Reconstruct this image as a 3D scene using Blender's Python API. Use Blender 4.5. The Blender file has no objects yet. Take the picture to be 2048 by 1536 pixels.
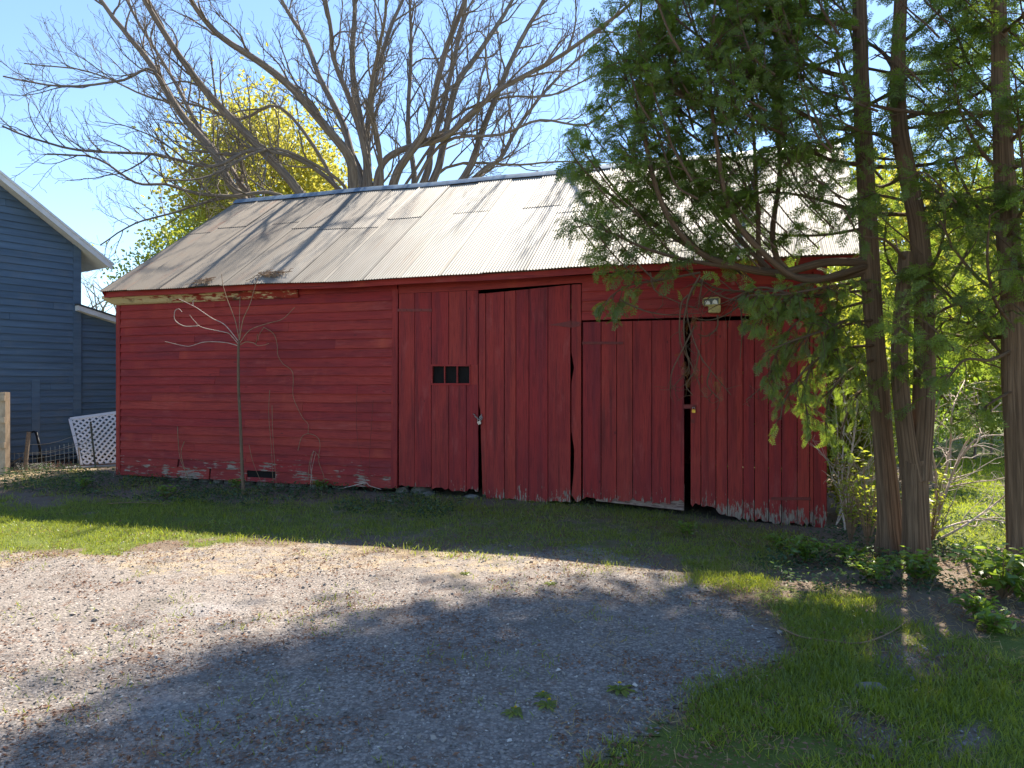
import bpy, math, random
import numpy as np
from mathutils import Vector, Matrix

random.seed(7)
RNG = np.random.default_rng(11)
S = bpy.context.scene
COL = S.collection
F, CH = 1420.0, 1.66                       # focal length in photo pixels, camera height


def PX(px, py, Y):
    return np.array(((px - 1024) / F * Y, Y, CH + (768 - py) / F * Y))


def GP(px, py):
    Y = CH * F / (py - 768.0)
    return np.array(((px - 1024) / F * Y, Y))


# ------------------------------------------------------------------ mesh tools
class MB:
    def __init__(s):
        s.V, s.Fc, s.var, s.wc, s.n = [], [], [], [], 0

    def add(s, V, faces, var=0.0, wc=None):
        V = np.asarray(V, float).reshape(-1, 3)
        k = len(V)
        s.V.append(V)
        s.var.append(np.broadcast_to(np.asarray(var, float), (k,)))
        s.wc.append(V if wc is None else np.asarray(wc, float).reshape(-1, 3))
        if isinstance(faces, np.ndarray):
            s.Fc.append(faces + s.n)
        else:
            by = {}
            for f in faces:
                by.setdefault(len(f), []).append(f)
            for f in by.values():
                s.Fc.append(np.array(f, int) + s.n)
        s.n += k

    def build(s, name, mat, parent=None, smooth=False):
        me = bpy.data.meshes.new(name)
        V = np.concatenate(s.V)
        me.vertices.add(len(V))
        me.vertices.foreach_set('co', V.ravel().astype(np.float32))
        loops = np.concatenate([f.ravel() for f in s.Fc])
        tot = np.concatenate([np.full(len(f), f.shape[1]) for f in s.Fc])
        me.loops.add(len(loops))
        me.loops.foreach_set('vertex_index', loops.astype(np.int32))
        me.polygons.add(len(tot))
        me.polygons.foreach_set('loop_start', (np.cumsum(tot) - tot).astype(np.int32))
        me.polygons.foreach_set('use_smooth', np.full(len(tot), bool(smooth)))
        me.update(calc_edges=True)
        a = me.attributes.new('var', 'FLOAT', 'POINT')
        a.data.foreach_set('value', np.concatenate(s.var).astype(np.float32))
        a = me.attributes.new('wc', 'FLOAT_VECTOR', 'POINT')
        a.data.foreach_set('vector', np.concatenate(s.wc).ravel().astype(np.float32))
        me.materials.append(mat)
        o = bpy.data.objects.new(name, me)
        COL.objects.link(o)
        if parent is not None:
            put(o, parent)
        return o


def put(o, parent):
    o.parent = parent
    m = Matrix.Translation(parent.location) if parent.type == 'EMPTY' else Matrix.Identity(4)
    o.matrix_parent_inverse = m.inverted()


def tag(o, label=None, cat=None, group=None, kind=None):
    for k, v in (('label', label), ('category', cat), ('group', group), ('kind', kind)):
        if v:
            o[k] = v
    return o


def empty(name, loc, label, cat, group=None):
    o = bpy.data.objects.new(name, None)
    o.empty_display_size = .2
    COL.objects.link(o)
    o.location = Vector([float(c) for c in loc])
    return tag(o, label, cat, group)


def copy_tree(o, parent=None):
    c = o.copy()
    COL.objects.link(c)
    if parent is not None:
        c.parent = parent
    for ch in list(o.children):
        copy_tree(ch, c)
    return c


def nrm(v):
    v = np.asarray(v, float)
    return v / np.maximum(np.linalg.norm(v, axis=-1, keepdims=True), 1e-9)


def smooth_poly(P, per=4):
    """Catmull-Rom through the points (any dimension)."""
    P = np.asarray(P, float)
    Q = np.vstack([2 * P[0] - P[1], P, 2 * P[-1] - P[-2]])
    out = []
    for i in range(1, len(Q) - 2):
        a, b, c, d = Q[i - 1], Q[i], Q[i + 1], Q[i + 2]
        for k in range(per):
            t = k / per
            out.append(.5 * (2 * b + (c - a) * t + (2 * a - 5 * b + 4 * c - d) * t * t + (3 * b - a - 3 * c + d) * t ** 3))
    out.append(P[-1])
    return np.array(out)


def tube(mb, P, R, sides=6, var=0.0, cap=False, lobes=None):
    P = np.asarray(P, float)
    n = len(P)
    R = np.broadcast_to(np.asarray(R, float), (n,))
    T = nrm(np.gradient(P, axis=0))
    m = T.mean(0)
    ref = np.eye(3)[np.argmin(np.abs(m))]
    N1 = nrm(np.cross(T, ref))
    N2 = np.cross(T, N1)
    a = np.arange(sides) * 2 * math.pi / sides
    Rm = np.repeat(R[:, None], sides, 1)
    if lobes is not None:
        ll = np.concatenate([[0], np.cumsum(np.linalg.norm(np.diff(P, axis=0), axis=1))])[:, None]
        A_ = a[None] + lobes
        Rm = Rm * (1 + .09 * np.sin(3 * A_ + .5 * ll) + .05 * np.sin(7 * A_ - .8 * ll) + .03 * np.sin(11 * A_ + 3 * np.sin(ll * 1.7)) + .03 * np.sin(ll * 5 + 2 * A_))
        Rm = Rm * (1 + .45 * np.exp(-ll / .16) * (.45 + .55 * np.sin(5 * A_ + 1)))
    V = P[:, None] + Rm[:, :, None] * (np.cos(a)[None, :, None] * N1[:, None] + np.sin(a)[None, :, None] * N2[:, None])
    L = np.concatenate([[0], np.cumsum(np.linalg.norm(np.diff(P, axis=0), axis=1))])
    w = np.zeros((n, sides, 3))
    w[:, :, 0] = np.cos(a)[None] * .25
    w[:, :, 1] = L[:, None] + var * 13
    w[:, :, 2] = np.sin(a)[None] * .25
    i, j = np.meshgrid(np.arange(n - 1), np.arange(sides), indexing='ij')
    j2 = (j + 1) % sides
    q = np.stack([i * sides + j, i * sides + j2, (i + 1) * sides + j2, (i + 1) * sides + j], -1).reshape(-1, 4)
    mb.add(V.reshape(-1, 3), q, var, w)
    if cap:
        for k in (0, n - 1):
            mb.add(V[k], [tuple(range(sides))], var, w[k])


def scatter(mb, V, faces, P, D, Nr, Sc, var):
    """copies of a small shape (x along D, z along Nr) baked into one mesh"""
    P, D, Nr = np.asarray(P, float), nrm(D), np.asarray(Nr, float)
    n, m = len(P), len(V)
    if n == 0:
        return
    Z = nrm(Nr - (Nr * D).sum(1, keepdims=True) * D)
    Yv = np.cross(Z, D)
    Sc = np.broadcast_to(np.asarray(Sc, float), (n,))
    W = P[:, None] + Sc[:, None, None] * (V[None, :, 0:1] * D[:, None] + V[None, :, 1:2] * Yv[:, None] + V[None, :, 2:3] * Z[:, None])
    off = (np.arange(n) * m)[:, None, None]
    vv = np.repeat(np.broadcast_to(np.asarray(var, float), (n,)), m)
    for f in faces:
        mb.Fc.append((f[None] + off).reshape(-1, f.shape[1]) + mb.n)
    mb.V.append(W.reshape(-1, 3))
    mb.var.append(vv)
    mb.wc.append(np.tile(V, (n, 1)))
    mb.n += n * m


def box(mb, c, ax, ay, az, hx, hy, hz, var=0.0, wc=None):
    c, ax, ay, az = (np.asarray(q, float) for q in (c, ax, ay, az))
    V = np.array([c + sx * hx * ax + sy * hy * ay + sz * hz * az for sx in (-1, 1) for sy in (-1, 1) for sz in (-1, 1)])
    f = [(0, 1, 3, 2), (4, 6, 7, 5), (0, 4, 5, 1), (2, 3, 7, 6), (0, 2, 6, 4), (1, 5, 7, 3)]
    mb.add(V, f, var, wc)


def vnoise(x, y, seed=0):
    xi, yi = np.floor(x).astype(np.int64), np.floor(y).astype(np.int64)
    fx, fy = x - xi, y - yi
    fx, fy = fx * fx * (3 - 2 * fx), fy * fy * (3 - 2 * fy)

    def h(a, b):
        n = (a * 374761393 + b * 668265263 + seed * 974634777) & 0x7fffffff
        n = ((n ^ (n >> 13)) * 1274126177) & 0x7fffffff
        return ((n ^ (n >> 16)) & 0xffff) / 65535.0
    return (h(xi, yi) * (1 - fx) + h(xi + 1, yi) * fx) * (1 - fy) + (h(xi, yi + 1) * (1 - fx) + h(xi + 1, yi + 1) * fx) * fy


def fbm(x, y, seed=0):
    return .55 * vnoise(x, y, seed) + .3 * vnoise(x * 2.1, y * 2.1, seed + 1) + .15 * vnoise(x * 4.3, y * 4.3, seed + 2)


def sdf(poly, x, y):
    """signed distance to a polygon, positive inside"""
    poly = np.asarray(poly, float)
    d = np.full(x.shape, 1e18)
    ins = np.zeros(x.shape, bool)
    for (ax, ay), (bx, by) in zip(poly, np.roll(poly, -1, 0)):
        ex, ey = bx - ax, by - ay
        t = np.clip(((x - ax) * ex + (y - ay) * ey) / (ex * ex + ey * ey + 1e-9), 0, 1)
        d = np.minimum(d, (x - ax - t * ex) ** 2 + (y - ay - t * ey) ** 2)
        c = (ay > y) != (by > y)
        xx = (bx - ax) * (y - ay) / (by - ay + 1e-12) + ax
        ins ^= c & (x < xx)
    return np.where(ins, 1, -1) * np.sqrt(d)


def sstep(a, b, x):
    t = np.clip((x - a) / (b - a), 0, 1)
    return t * t * (3 - 2 * t)


# ------------------------------------------------------------------ material tools
class Mat:
    def __init__(s, name):
        s.m = bpy.data.materials.new(name)
        s.m.use_nodes = True
        s.nt = s.m.node_tree
        s.nt.nodes.clear()
        s.out = s.nt.nodes.new('ShaderNodeOutputMaterial')

    def n(s, t, ins=None, **kw):
        nd = s.nt.nodes.new('ShaderNode' + t)
        for k, v in kw.items():
            setattr(nd, k, v)
        for k, v in (ins or {}).items():
            so = nd.inputs[k]
            if isinstance(v, bpy.types.NodeSocket):
                s.nt.links.new(v, so)
            else:
                if so.type == 'RGBA' and len(v) == 3:
                    v = (*v, 1)
                so.default_value = v
        return nd

    def attr(s, name, vec=False):
        return s.n('Attribute', attribute_name=name).outputs['Vector' if vec else 'Fac']

    def scale(s, vec, sc):
        return s.n('VectorMath', {0: vec, 1: sc}, operation='MULTIPLY').outputs[0]

    def noise(s, vec, sc=5., detail=4., rough=.6, dist=0.):
        return s.n('TexNoise', {'Vector': vec, 'Scale': sc, 'Detail': detail, 'Roughness': rough, 'Distortion': dist}).outputs[0]

    def voro(s, vec, sc, out='Distance', feature='F1'):
        return s.n('TexVoronoi', {'Vector': vec, 'Scale': sc}, feature=feature).outputs[out]

    def ma(s, op, a, b=0., c=0., clamp=False):
        return s.n('Math', {0: a, 1: b, 2: c}, operation=op, use_clamp=clamp).outputs[0]

    def ss(s, x, a, b, lo=0., hi=1.):
        return s.n('MapRange', {'Value': x, 'From Min': a, 'From Max': b, 'To Min': lo, 'To Max': hi}, interpolation_type='SMOOTHSTEP').outputs[0]

    def mix(s, f, a, b, blend='MIX'):
        return s.n('Mix', {0: f, 6: a, 7: b}, data_type='RGBA', blend_type=blend).outputs[2]

    def hsv(s, c, h=.5, sa=1., v=1.):
        return s.n('HueSaturation', {'Color': c, 'Hue': h, 'Saturation': sa, 'Value': v}).outputs[0]

    def bump(s, h, st=.3, d=.01):
        return s.n('Bump', {'Height': h, 'Strength': st, 'Distance': d}).outputs[0]

    def pbr(s, col, rough=.8, metal=0., normal=None, spec=.3):
        ins = {'Base Color': col, 'Roughness': rough, 'Metallic': metal, 'Specular IOR Level': spec}
        if normal is not None:
            ins['Normal'] = normal
        b = s.n('BsdfPrincipled', ins)
        return b.outputs[0]

    def done(s, sh):
        s.nt.links.new(sh, s.out.inputs[0])
        return s.m

    def pos(s):
        return s.n('NewGeometry').outputs['Position']

    def vecz(s, v, k='Z'):
        return s.n('SeparateXYZ', {0: v}).outputs[k]


def red_paint(name, vertical, peel_z=None):
    m = Mat(name)
    wc, var = m.attr('wc', True), m.attr('var')
    sc1 = (30, 1.2, 1) if vertical else (1.2, 30, 1)
    sc2 = (7, .5, 1) if vertical else (.6, 5, 1)
    grain = m.noise(m.scale(wc, sc1), 3., 5., .7)
    broad = m.noise(m.scale(wc, sc2), 1., 4., .6)
    blot = m.noise(m.scale(wc, (1, 1, 1)), 1.1, 4., .6, .5)
    base = (.325, .031, .025)
    c = m.mix(m.ss(broad, .35, .7), base, (.20, .019, .022))
    c = m.mix(m.ss(blot, .5, .75, 0, .5), c, (.34, .046, .034))
    c = m.mix(m.ss(grain, .46, .70, 0, .72), c, (.12, .014, .014))
    c = m.mix(m.ss(m.noise(m.scale(wc, (3.2, .9, 1) if vertical else (.9, 3.2, 1)), 1.5, 6., .72), .54, .72, 0, .42), c, (.36, .085, .075))
    ck = m.noise(m.scale(wc, (55, .8, 1) if vertical else (.8, 55, 1)), 1., 3., .6)
    c = m.mix(m.ss(ck, .66, .70, 0, .75), c, (.05, .012, .012))
    stk = m.noise(m.scale(wc, (9, .35, 1)), 1.5, 3., .6)
    if vertical:
        c = m.mix(m.ss(stk, .52, .72, 0, .68), c, (.10, .013, .014))
    else:
        c = m.mix(m.ss(m.noise(m.scale(wc, (1.3, .12, 1)), 1.3, 4., .55), .55, .72, 0, .55), c, (.40, .062, .034))  # orange streaks: light reflected onto the boards, put into the colour
    c = m.hsv(c, m.ma('MULTIPLY_ADD', var, .007, .4965), 1., m.ma('MULTIPLY_ADD', var, .22, .89))
    # knots and nail stains
    kn = m.voro(m.scale(wc, (5, 2.2, 1) if vertical else (1.6, 7, 1)), 1.)
    c = m.mix(m.ss(kn, .035, .06, .8, 0), c, (.06, .012, .012))
    # paint lost to bare grey wood
    z = m.vecz(m.pos())
    pn = m.noise(m.scale(wc, (26, 5, 1) if vertical else (3.2, 24, 1)), 1.4, 6., .68)
    pb = m.noise(m.scale(wc, (2, 1.2, 1)), 1.6, 3., .5)
    if vertical:
        low = m.ma('MULTIPLY', m.ma('SUBTRACT', .42, z), .62)
        pf = m.ma('ADD', m.ma('ADD', m.ma('MULTIPLY', pn, .85), m.ma('MULTIPLY', pb, .28)), m.ma('MINIMUM', low, .24))
        pf = m.ss(pf, .77, .81)
    else:
        low = m.ma('MULTIPLY', m.ma('SUBTRACT', .95, z), .31)
        pf = m.ma('ADD', m.ma('ADD', m.ma('MULTIPLY', pn, .6), m.ma('MULTIPLY', pb, .5)), m.ma('MINIMUM', low, .2))
        pf = m.ss(pf, .79, .82)
    wood = m.mix(m.ss(grain, .4, .65), (.34, .27, .215), (.13, .085, .065))
    c = m.mix(pf, c, wood)
    # pin specks of bare wood
    sp = m.voro(m.scale(wc, (6, 5, 1)), 3.)
    c = m.mix(m.ss(sp, .03, .045, .5, 0), c, (.42, .30, .26))
    h = m.ma('ADD', m.ma('MULTIPLY', grain, .5), m.ma('MULTIPLY', pf, -.5))
    return m.done(m.pbr(c, m.ss(grain, .3, .8, .62, .8), 0, m.bump(h, .55, .006), .28))


RED_V = red_paint('red_paint_vertical', True)
RED_H = red_paint('red_paint_horizontal', False)


def peel_paint():
    m = Mat('peeling_cornice_paint')
    wc = m.attr('wc', True)
    n = m.noise(m.scale(wc, (2.2, 9, 3)), 2.2, 8., .68, .3)
    t = m.vecz(wc, 'X')
    f = m.ss(m.ma('SUBTRACT', n, m.ma('MULTIPLY', t, .055)), .36, .42)
    w = m.mix(m.noise(m.scale(wc, (8, 8, 8)), 3.), (.50, .40, .20), (.66, .56, .36))
    c = m.mix(f, (.27, .033, .022), w)
    c = m.mix(m.ss(m.noise(wc, 2.3, 5.), .55, .7, 0, .9), c, (.045, .035, .025))
    return m.done(m.pbr(c, .8, 0, m.bump(n, .4, .008)))


CORNICE = peel_paint()


def wood(name, a, b, rough=.85):
    m = Mat(name)
    wc = m.attr('wc', True)
    g = m.noise(m.scale(wc, (4, 30, 4)), 1.5, 5., .7, .6)
    c = m.mix(m.ss(g, .35, .65), a, b)
    c = m.hsv(c, .5, 1, m.ma('MULTIPLY_ADD', m.attr('var'), .3, .85))
    return m.done(m.pbr(c, rough, 0, m.bump(g, .4, .004)))


PLY = wood('weathered_plywood', (.10, .05, .042), (.33, .24, .20))
OLDWOOD = wood('old_grey_wood', (.32, .26, .20), (.19, .15, .115))
FENCEWOOD = wood('tan_fence_wood', (.50, .38, .26), (.36, .26, .17))


def metal_roof():
    m = Mat('corrugated_metal')
    wc, var = m.attr('wc', True), m.attr('var')       # wc: along the eave, up the slope
    t = m.vecz(wc, 'X')
    streak = m.noise(m.scale(wc, (5, .45, 1)), 1.4, 5., .6)
    fine = m.noise(m.scale(wc, (40, 2, 1)), 1.3, 4., .7)
    cl = m.noise(m.scale(wc, (.7, .5, 1)), 1.3, 3., .5)
    left = m.ma('SUBTRACT', 1.25, m.ma('MULTIPLY', t, .20))
    st = m.ss(m.ma('ADD', m.ma('ADD', m.ma('MULTIPLY', streak, .9), m.ma('MULTIPLY', cl, .7)), left), .75, 1.75)
    c = m.mix(st, (.275, .262, .232), (.205, .17, .13))
    c = m.mix(m.ss(streak, .58, .72, 0, .55), c, (.22, .165, .13))
    rl = m.ma('MULTIPLY', m.ss(m.noise(m.scale(wc, (2.2, .8, 1)), 1.5, 5.), .55, .72), m.ss(t, .5, 3.5, .8, 0))
    c = m.mix(rl, c, (.25, .13, .08))
    c = m.mix(m.ss(fine, .55, .8, 0, .35), c, (.20, .19, .18))
    c = m.hsv(c, .5, 1, m.ma('MULTIPLY_ADD', var, .36, .80))
    ed = m.vecz(wc, 'Z')
    c = m.mix(m.ma('MULTIPLY', m.ss(ed, .004, .03, .75, 0), m.ss(streak, .3, .6, .4, 1)), c, (.09, .08, .07))
    # small tar blots
    tb = m.voro(m.scale(wc, (1.15, .55, 1)), 1.)
    c = m.mix(m.ss(tb, .05, .075, .85, 0), c, (.05, .05, .05))
    mt = m.ss(st, .3, 1., .28, .12)
    return m.done(m.pbr(c, m.ma('MULTIPLY_ADD', fine, .2, .56), mt, m.bump(fine, .15, .002), .35))


ROOF = metal_roof()


def simple(name, col, rough=.7, metal=0., spec=.3, vary=.25, sc=6., bump=.15, dark=None):
    m = Mat(name)
    p = m.pos()
    n = m.noise(p, sc, 5., .65)
    d = dark or tuple(c * .6 for c in col)
    c = m.mix(m.ss(n, .35, .75), col, d)
    c = m.hsv(c, .5, 1, m.ma('MULTIPLY_ADD', m.attr('var'), vary, 1 - vary / 2))
    return m.done(m.pbr(c, rough, metal, m.bump(m.noise(p, sc * 8, 3.), bump, .004), spec))


RIDGE = simple('sky_tinted_ridge_metal', (.16, .22, .28), .45, .4)  # blue of the reflected sky is put into the metal's colour
RUSTRED = simple('painted_iron', (.20, .036, .03), .6, .1, sc=25, dark=(.12, .03, .025))
DARK = simple('dark_inside', (.012, .01, .009), .95)  # near-black colour stands in for the unlit inside of the barn
BLACKIRON = simple('black_iron', (.02, .021, .023), .5, .3)
GALV = simple('galvanised_wire', (.42, .42, .40), .4, .7, sc=30)
BRASS = simple('brass', (.62, .38, .06), .35, .7, sc=40)
STEEL = simple('dull_steel', (.45, .44, .42), .35, .9, sc=40)
WHITE = simple('white_trim', (.74, .74, .72), .55, sc=3, dark=(.58, .58, .57))
PLASTICWHITE = simple('white_lattice_plastic', (.80, .80, .82), .5, sc=3, dark=(.68, .68, .7))
SHINGLE = simple('dark_shingle', (.06, .065, .07), .9, sc=12)
CREAM = simple('yellowed_cream_plastic', (.52, .44, .17), .5, sc=16, dark=(.30, .24, .10))
LENS = simple('lamp_lens', (.80, .76, .66), .2, 0, .6, sc=12, dark=(.66, .60, .50))
LENSDARK = simple('lamp_lens_shade', (.13, .15, .12), .25, 0, .5)
STONE = simple('field_stone', (.24, .215, .185), .9, sc=7, dark=(.11, .10, .09), bump=.5)
TWIG = simple('pale_twig', (.50, .40, .33), .7, sc=20, dark=(.30, .22, .17))
STEM = simple('brown_stem', (.30, .19, .11), .8, sc=20)
DRYBROWN = simple('dry_brown_twigs', (.26, .13, .07), .9, sc=9)


def siding():
    m = Mat('blue_grey_siding')
    wc = m.attr('wc', True)
    n = m.noise(m.scale(wc, (1, 8, 1)), 2., 4., .6)
    c = m.mix(m.ss(n, .3, .75), (.098, .155, .222), (.068, .110, .162))
    c = m.mix(m.ss(m.noise(m.scale(wc, (1.5, .4, 1)), 1.4, 5., .7), .52, .72, 0, .45), c, (.15, .175, .20))
    c = m.hsv(c, .5, 1, m.ma('MULTIPLY_ADD', m.attr('var'), .2, .9))
    return m.done(m.pbr(c, .6, 0, m.bump(m.noise(m.scale(wc, (2, 40, 2)), 2.), .25, .003), .3))


SIDING = siding()


def bark(name, a, b, sc=(14, 1.6, 14), bs=.9):
    m = Mat(name)
    wc = m.attr('wc', True)
    n = m.noise(m.scale(wc, sc), 1.6, 6., .7, .4)
    big = m.noise(m.scale(wc, (3, 1, 3)), 1., 3.)
    c = m.mix(m.ss(n, .35, .65), a, b)
    c = m.mix(m.ss(big, .55, .75, 0, .45), c, tuple(.55 * q for q in b))
    return m.done(m.pbr(c, .9, 0, m.bump(n, bs, .02), .2))


BARK = bark('maple_bark', (.28, .23, .18), (.15, .122, .10), (6, 1.3, 6))
CBARK = bark('cedar_bark', (.27, .175, .105), (.11, .07, .042), (22, .9, 22))
DEADBARK = bark('bare_dead_wood', (.36, .26, .16), (.22, .15, .09), (16, .8, 16), .5)


def leaf(name, dark, light, trans, tf=.4, gloss=.06, rough=.4):
    m = Mat(name)
    var = m.attr('var')
    p = m.pos()
    n = m.noise(p, 1.7, 3., .6)
    f = m.ma('ADD', m.ma('MULTIPLY', var, .75), m.ma('MULTIPLY', n, .4), clamp=True)
    c = m.mix(f, dark, light)
    tc = m.mix(f, tuple(q * .55 for q in trans), trans)
    d = m.n('BsdfDiffuse', {'Color': c}).outputs[0]
    t = m.n('BsdfTranslucent', {'Color': tc}).outputs[0]
    a = m.n('MixShader', {0: tf, 1: d, 2: t}).outputs[0]
    g = m.n('BsdfGlossy', {'Color': (1, 1, 1), 'Roughness': rough}).outputs[0]
    return m.done(m.n('MixShader', {0: gloss, 1: a, 2: g}).outputs[0])


CEDAR = leaf('cedar_foliage', (.036, .066, .017), (.155, .215, .034), (.44, .60, .06), .46, .03, .45)
CEDARBROWN = leaf('cedar_dead_foliage', (.12, .045, .012), (.24, .10, .03), (.35, .14, .03), .35, .03)
YELLOWLEAF = leaf('yellow_spring_leaves', (.25, .24, .035), (.42, .39, .06), (.72, .66, .10), .5, .03)
LIMELEAF = leaf('lime_leaves', (.10, .15, .018), (.22, .27, .03), (.62, .66, .06), .5, .05)
SHRUBLEAF = leaf('shrub_leaves', (.050, .10, .016), (.14, .235, .03), (.42, .58, .05), .45, .05)
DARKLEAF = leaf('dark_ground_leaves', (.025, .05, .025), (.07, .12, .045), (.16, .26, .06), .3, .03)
GRASS = leaf('grass_blades', (.078, .128, .014), (.195, .235, .024), (.52, .60, .05), .46, .04)
FARGRASS = leaf('sunny_lawn_blades', (.10, .15, .015), (.19, .24, .02), (.62, .72, .05), .5, .03)
STRAW = leaf('dry_grass', (.30, .22, .10), (.50, .38, .18), (.5, .36, .14), .3, .03)
LITTER = leaf('dead_leaves', (.13, .055, .034), (.32, .175, .10), (.3, .14, .07), .2, .03)
DANDELION = leaf('dandelion_petals', (.75, .50, .01), (.85, .62, .02), (.7, .5, .02), .25, .02)


def ground_mat():
    m = Mat('ground_surface')
    p = m.pos()
    gv, gr, st = m.attr('gravel'), m.attr('lawn'), m.attr('straw')
    n1, n2 = m.noise(p, 1.1, 5., .6), m.noise(p, 9., 5., .65)
    fine = m.noise(p, 90., 4., .75)
    cell = m.voro(p, 55., 'Color')
    cv = m.vecz(cell, 'X')
    cd = m.voro(p, 55.)
    # gravel: grey chips of different tone
    g = m.mix(cv, (.175, .15, .13), (.36, .315, .275))
    g = m.mix(m.ss(m.vecz(cell, 'Y'), .9, .95, 0, .6), g, (.50, .45, .40))
    g = m.mix(m.ss(cd, .35, .75, 0, .55), g, (.12, .105, .095))
    g = m.mix(m.ss(n1, .45, .7, 0, .45), g, (.25, .215, .19))
    g = m.mix(m.ss(m.noise(p, 5.5, 8., .8), .52, .64, 0, .75), g, (.16, .098, .068))
    g = m.mix(m.ss(m.noise(p, 1.6, 6., .7), .5, .66, 0, .5), g, (.13, .115, .10))
    g = m.mix(m.ss(m.noise(p, .7, 3., .5), .58, .72, 0, .35), g, (.44, .42, .41))
    soil = m.mix(n2, (.115, .085, .062), (.23, .18, .135))
    soil = m.mix(m.ss(fine, .55, .7, 0, .5), soil, (.33, .26, .19))
    turf = m.mix(n2, (.07, .10, .016), (.14, .18, .026))
    turf = m.mix(m.ss(fine, .5, .75, 0, .4), turf, (.16, .13, .06))
    straw = m.mix(fine, (.30, .22, .13), (.50, .40, .25))
    jit = m.ma('MULTIPLY', m.ma('SUBTRACT', m.noise(p, 5., 9., .82), .5), 1.9)
    c = m.mix(m.ss(m.ma('ADD', gv, jit), .35, .65), soil, g)
    c = m.mix(m.ss(m.ma('ADD', st, jit), .35, .75, 0, .8), c, straw)
    c = m.mix(m.ss(m.ma('ADD', gr, jit), .35, .75, 0, .9), c, turf)
    h = m.ma('ADD', m.ma('MULTIPLY', cd, -1.), m.ma('MULTIPLY', fine, .6))
    return m.done(m.pbr(c, .92, 0, m.bump(h, .8, .012), .15))


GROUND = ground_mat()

# ------------------------------------------------------------------ world, sun, camera
AZ, EL = math.radians(24), math.radians(50.5)
SUN = np.array((math.sin(AZ) * math.cos(EL), math.cos(AZ) * math.cos(EL), math.sin(EL)))
w = bpy.data.worlds.new('World')
S.world = w
w.use_nodes = True
nt = w.node_tree
sky = nt.nodes.new('ShaderNodeTexSky')
sky.sky_type = 'NISHITA'
sky.sun_disc = False
sky.sun_elevation, sky.sun_rotation = EL, AZ
sky.air_density, sky.dust_density, sky.ozone_density = 1.0, .05, 3.5
nt.links.new(sky.outputs[0], nt.nodes['Background'].inputs[0])
nt.nodes['Background'].inputs[1].default_value = .10
sl = bpy.data.lights.new('sun', 'SUN')
sl.energy, sl.angle, sl.color = 5.0, math.radians(.53), (1, .91, .78)
so = bpy.data.objects.new('sun', sl)
COL.objects.link(so)
so.rotation_euler = Vector(-SUN).to_track_quat('-Z', 'Y').to_euler()
cam = bpy.data.cameras.new('camera')
cam.sensor_width, cam.lens = 36, F / 2048 * 36
cam.clip_end = 1000
co = bpy.data.objects.new('camera', cam)
COL.objects.link(co)
co.location, co.rotation_euler = (0, 0, CH), (math.pi / 2, 0, 0)
S.camera = co
S.view_settings.view_transform = 'Standard'
S.view_settings.look = 'None'
S.view_settings.exposure = 1.47
S.cycles.max_bounces = 8
S.cycles.transparent_max_bounces = 8
S.cycles.sample_clamp_indirect = 6

# ------------------------------------------------------------------ barn coordinates
TH = math.radians(17.8)
A3 = np.array((math.cos(TH), -math.sin(TH), 0))
N3 = np.array((-math.sin(TH), -math.cos(TH), 0))
PL = np.array((-6.642, 12.0, 0))
UP = np.array((0, 0, 1.))


def WP(t, o, z):
    t, o, z = np.broadcast_arrays(np.asarray(t, float), o, z)
    return PL + t[..., None] * A3 + o[..., None] * N3 + z[..., None] * UP


def wt(px, py, o=0.0):
    u = (px - 1024) / F
    t = (u * (PL[1] + o * N3[1]) - (PL[0] + o * N3[0])) / (A3[0] - u * A3[1])
    Y = PL[1] + t * A3[1] + o * N3[1]
    return t, CH + (768 - py) / F * Y


def ground_z(x, y):
    x, y = np.asarray(x, float), np.asarray(y, float)
    dx, dy = x - PL[0], y - PL[1]
    t = dx * A3[0] + dy * A3[1]
    o = dx * N3[0] + dy * N3[1]
    h = .06 - .15 * sstep(6.5, 11, t) * np.exp(-(np.maximum(t - 11, 0) / 1.5) ** 2)
    h = h * np.exp(-(np.maximum(o, 0) / 1.6) ** 2) * np.exp(-(np.maximum(-t - 1, 0) / 3) ** 2)
    h = h * np.where(o < 0, np.exp(-(np.maximum(-o - 6, 0) / 3) ** 2), 1)
    h = h + .10 * np.exp(-((x + 7.6) / 1.6) ** 2 - ((y - 12.3) / 1.1) ** 2)
    near = np.exp(-((x / 14) ** 2 + ((y - 6) / 14) ** 2))
    return h + near * (.05 * (fbm(x * .7, y * .7, 5) - .5) + .022 * (fbm(x * 3, y * 3, 9) - .5))


# ground masks, drawn on the photo's ground and projected
POLY_GRAVEL = [(-900, 1104), (0, 1102), (180, 1110), (330, 1088), (520, 1090), (760, 1105), (1000, 1105), (1180, 1095), (1330, 1140), (1470, 1210), (1560, 1270), (1575, 1330), (1490, 1355), (1390, 1395), (1350, 1450), (1250, 1500), (1150, 1560), (900, 1900), (-900, 1900)]
POLY_LAWN_L = [(-1500, 1015), (0, 1010), (300, 1008), (700, 1008), (1000, 1020), (1080, 1045), (800, 1065), (540, 1078), (430, 1085), (240, 1110), (0, 1100), (-1500, 1110)]
POLY_LAWN_R = [(1150, 1560), (1350, 1440), (1380, 1390), (1500, 1350), (1590, 1310), (1570, 1240), (1530, 1190), (1640, 1190), (1760, 1235), (1900, 1290), (2100, 1240), (2700, 1240), (3200, 2000), (900, 2000)]
POLY_FAR = [(1850, 1075), (1880, 940), (1860, 850), (2600, 820), (4200, 900), (4200, 1100), (2100, 1120), (1960, 1090)]
POLY_BARE1 = [(1690, 1275), (1760, 1275), (1880, 1310), (1965, 1335), (1960, 1365), (1850, 1370), (1760, 1335)]
POLY_BARE2 = [(1660, 1385), (1720, 1410), (1780, 1455), (1800, 1490), (1720, 1500), (1670, 1440)]
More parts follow.
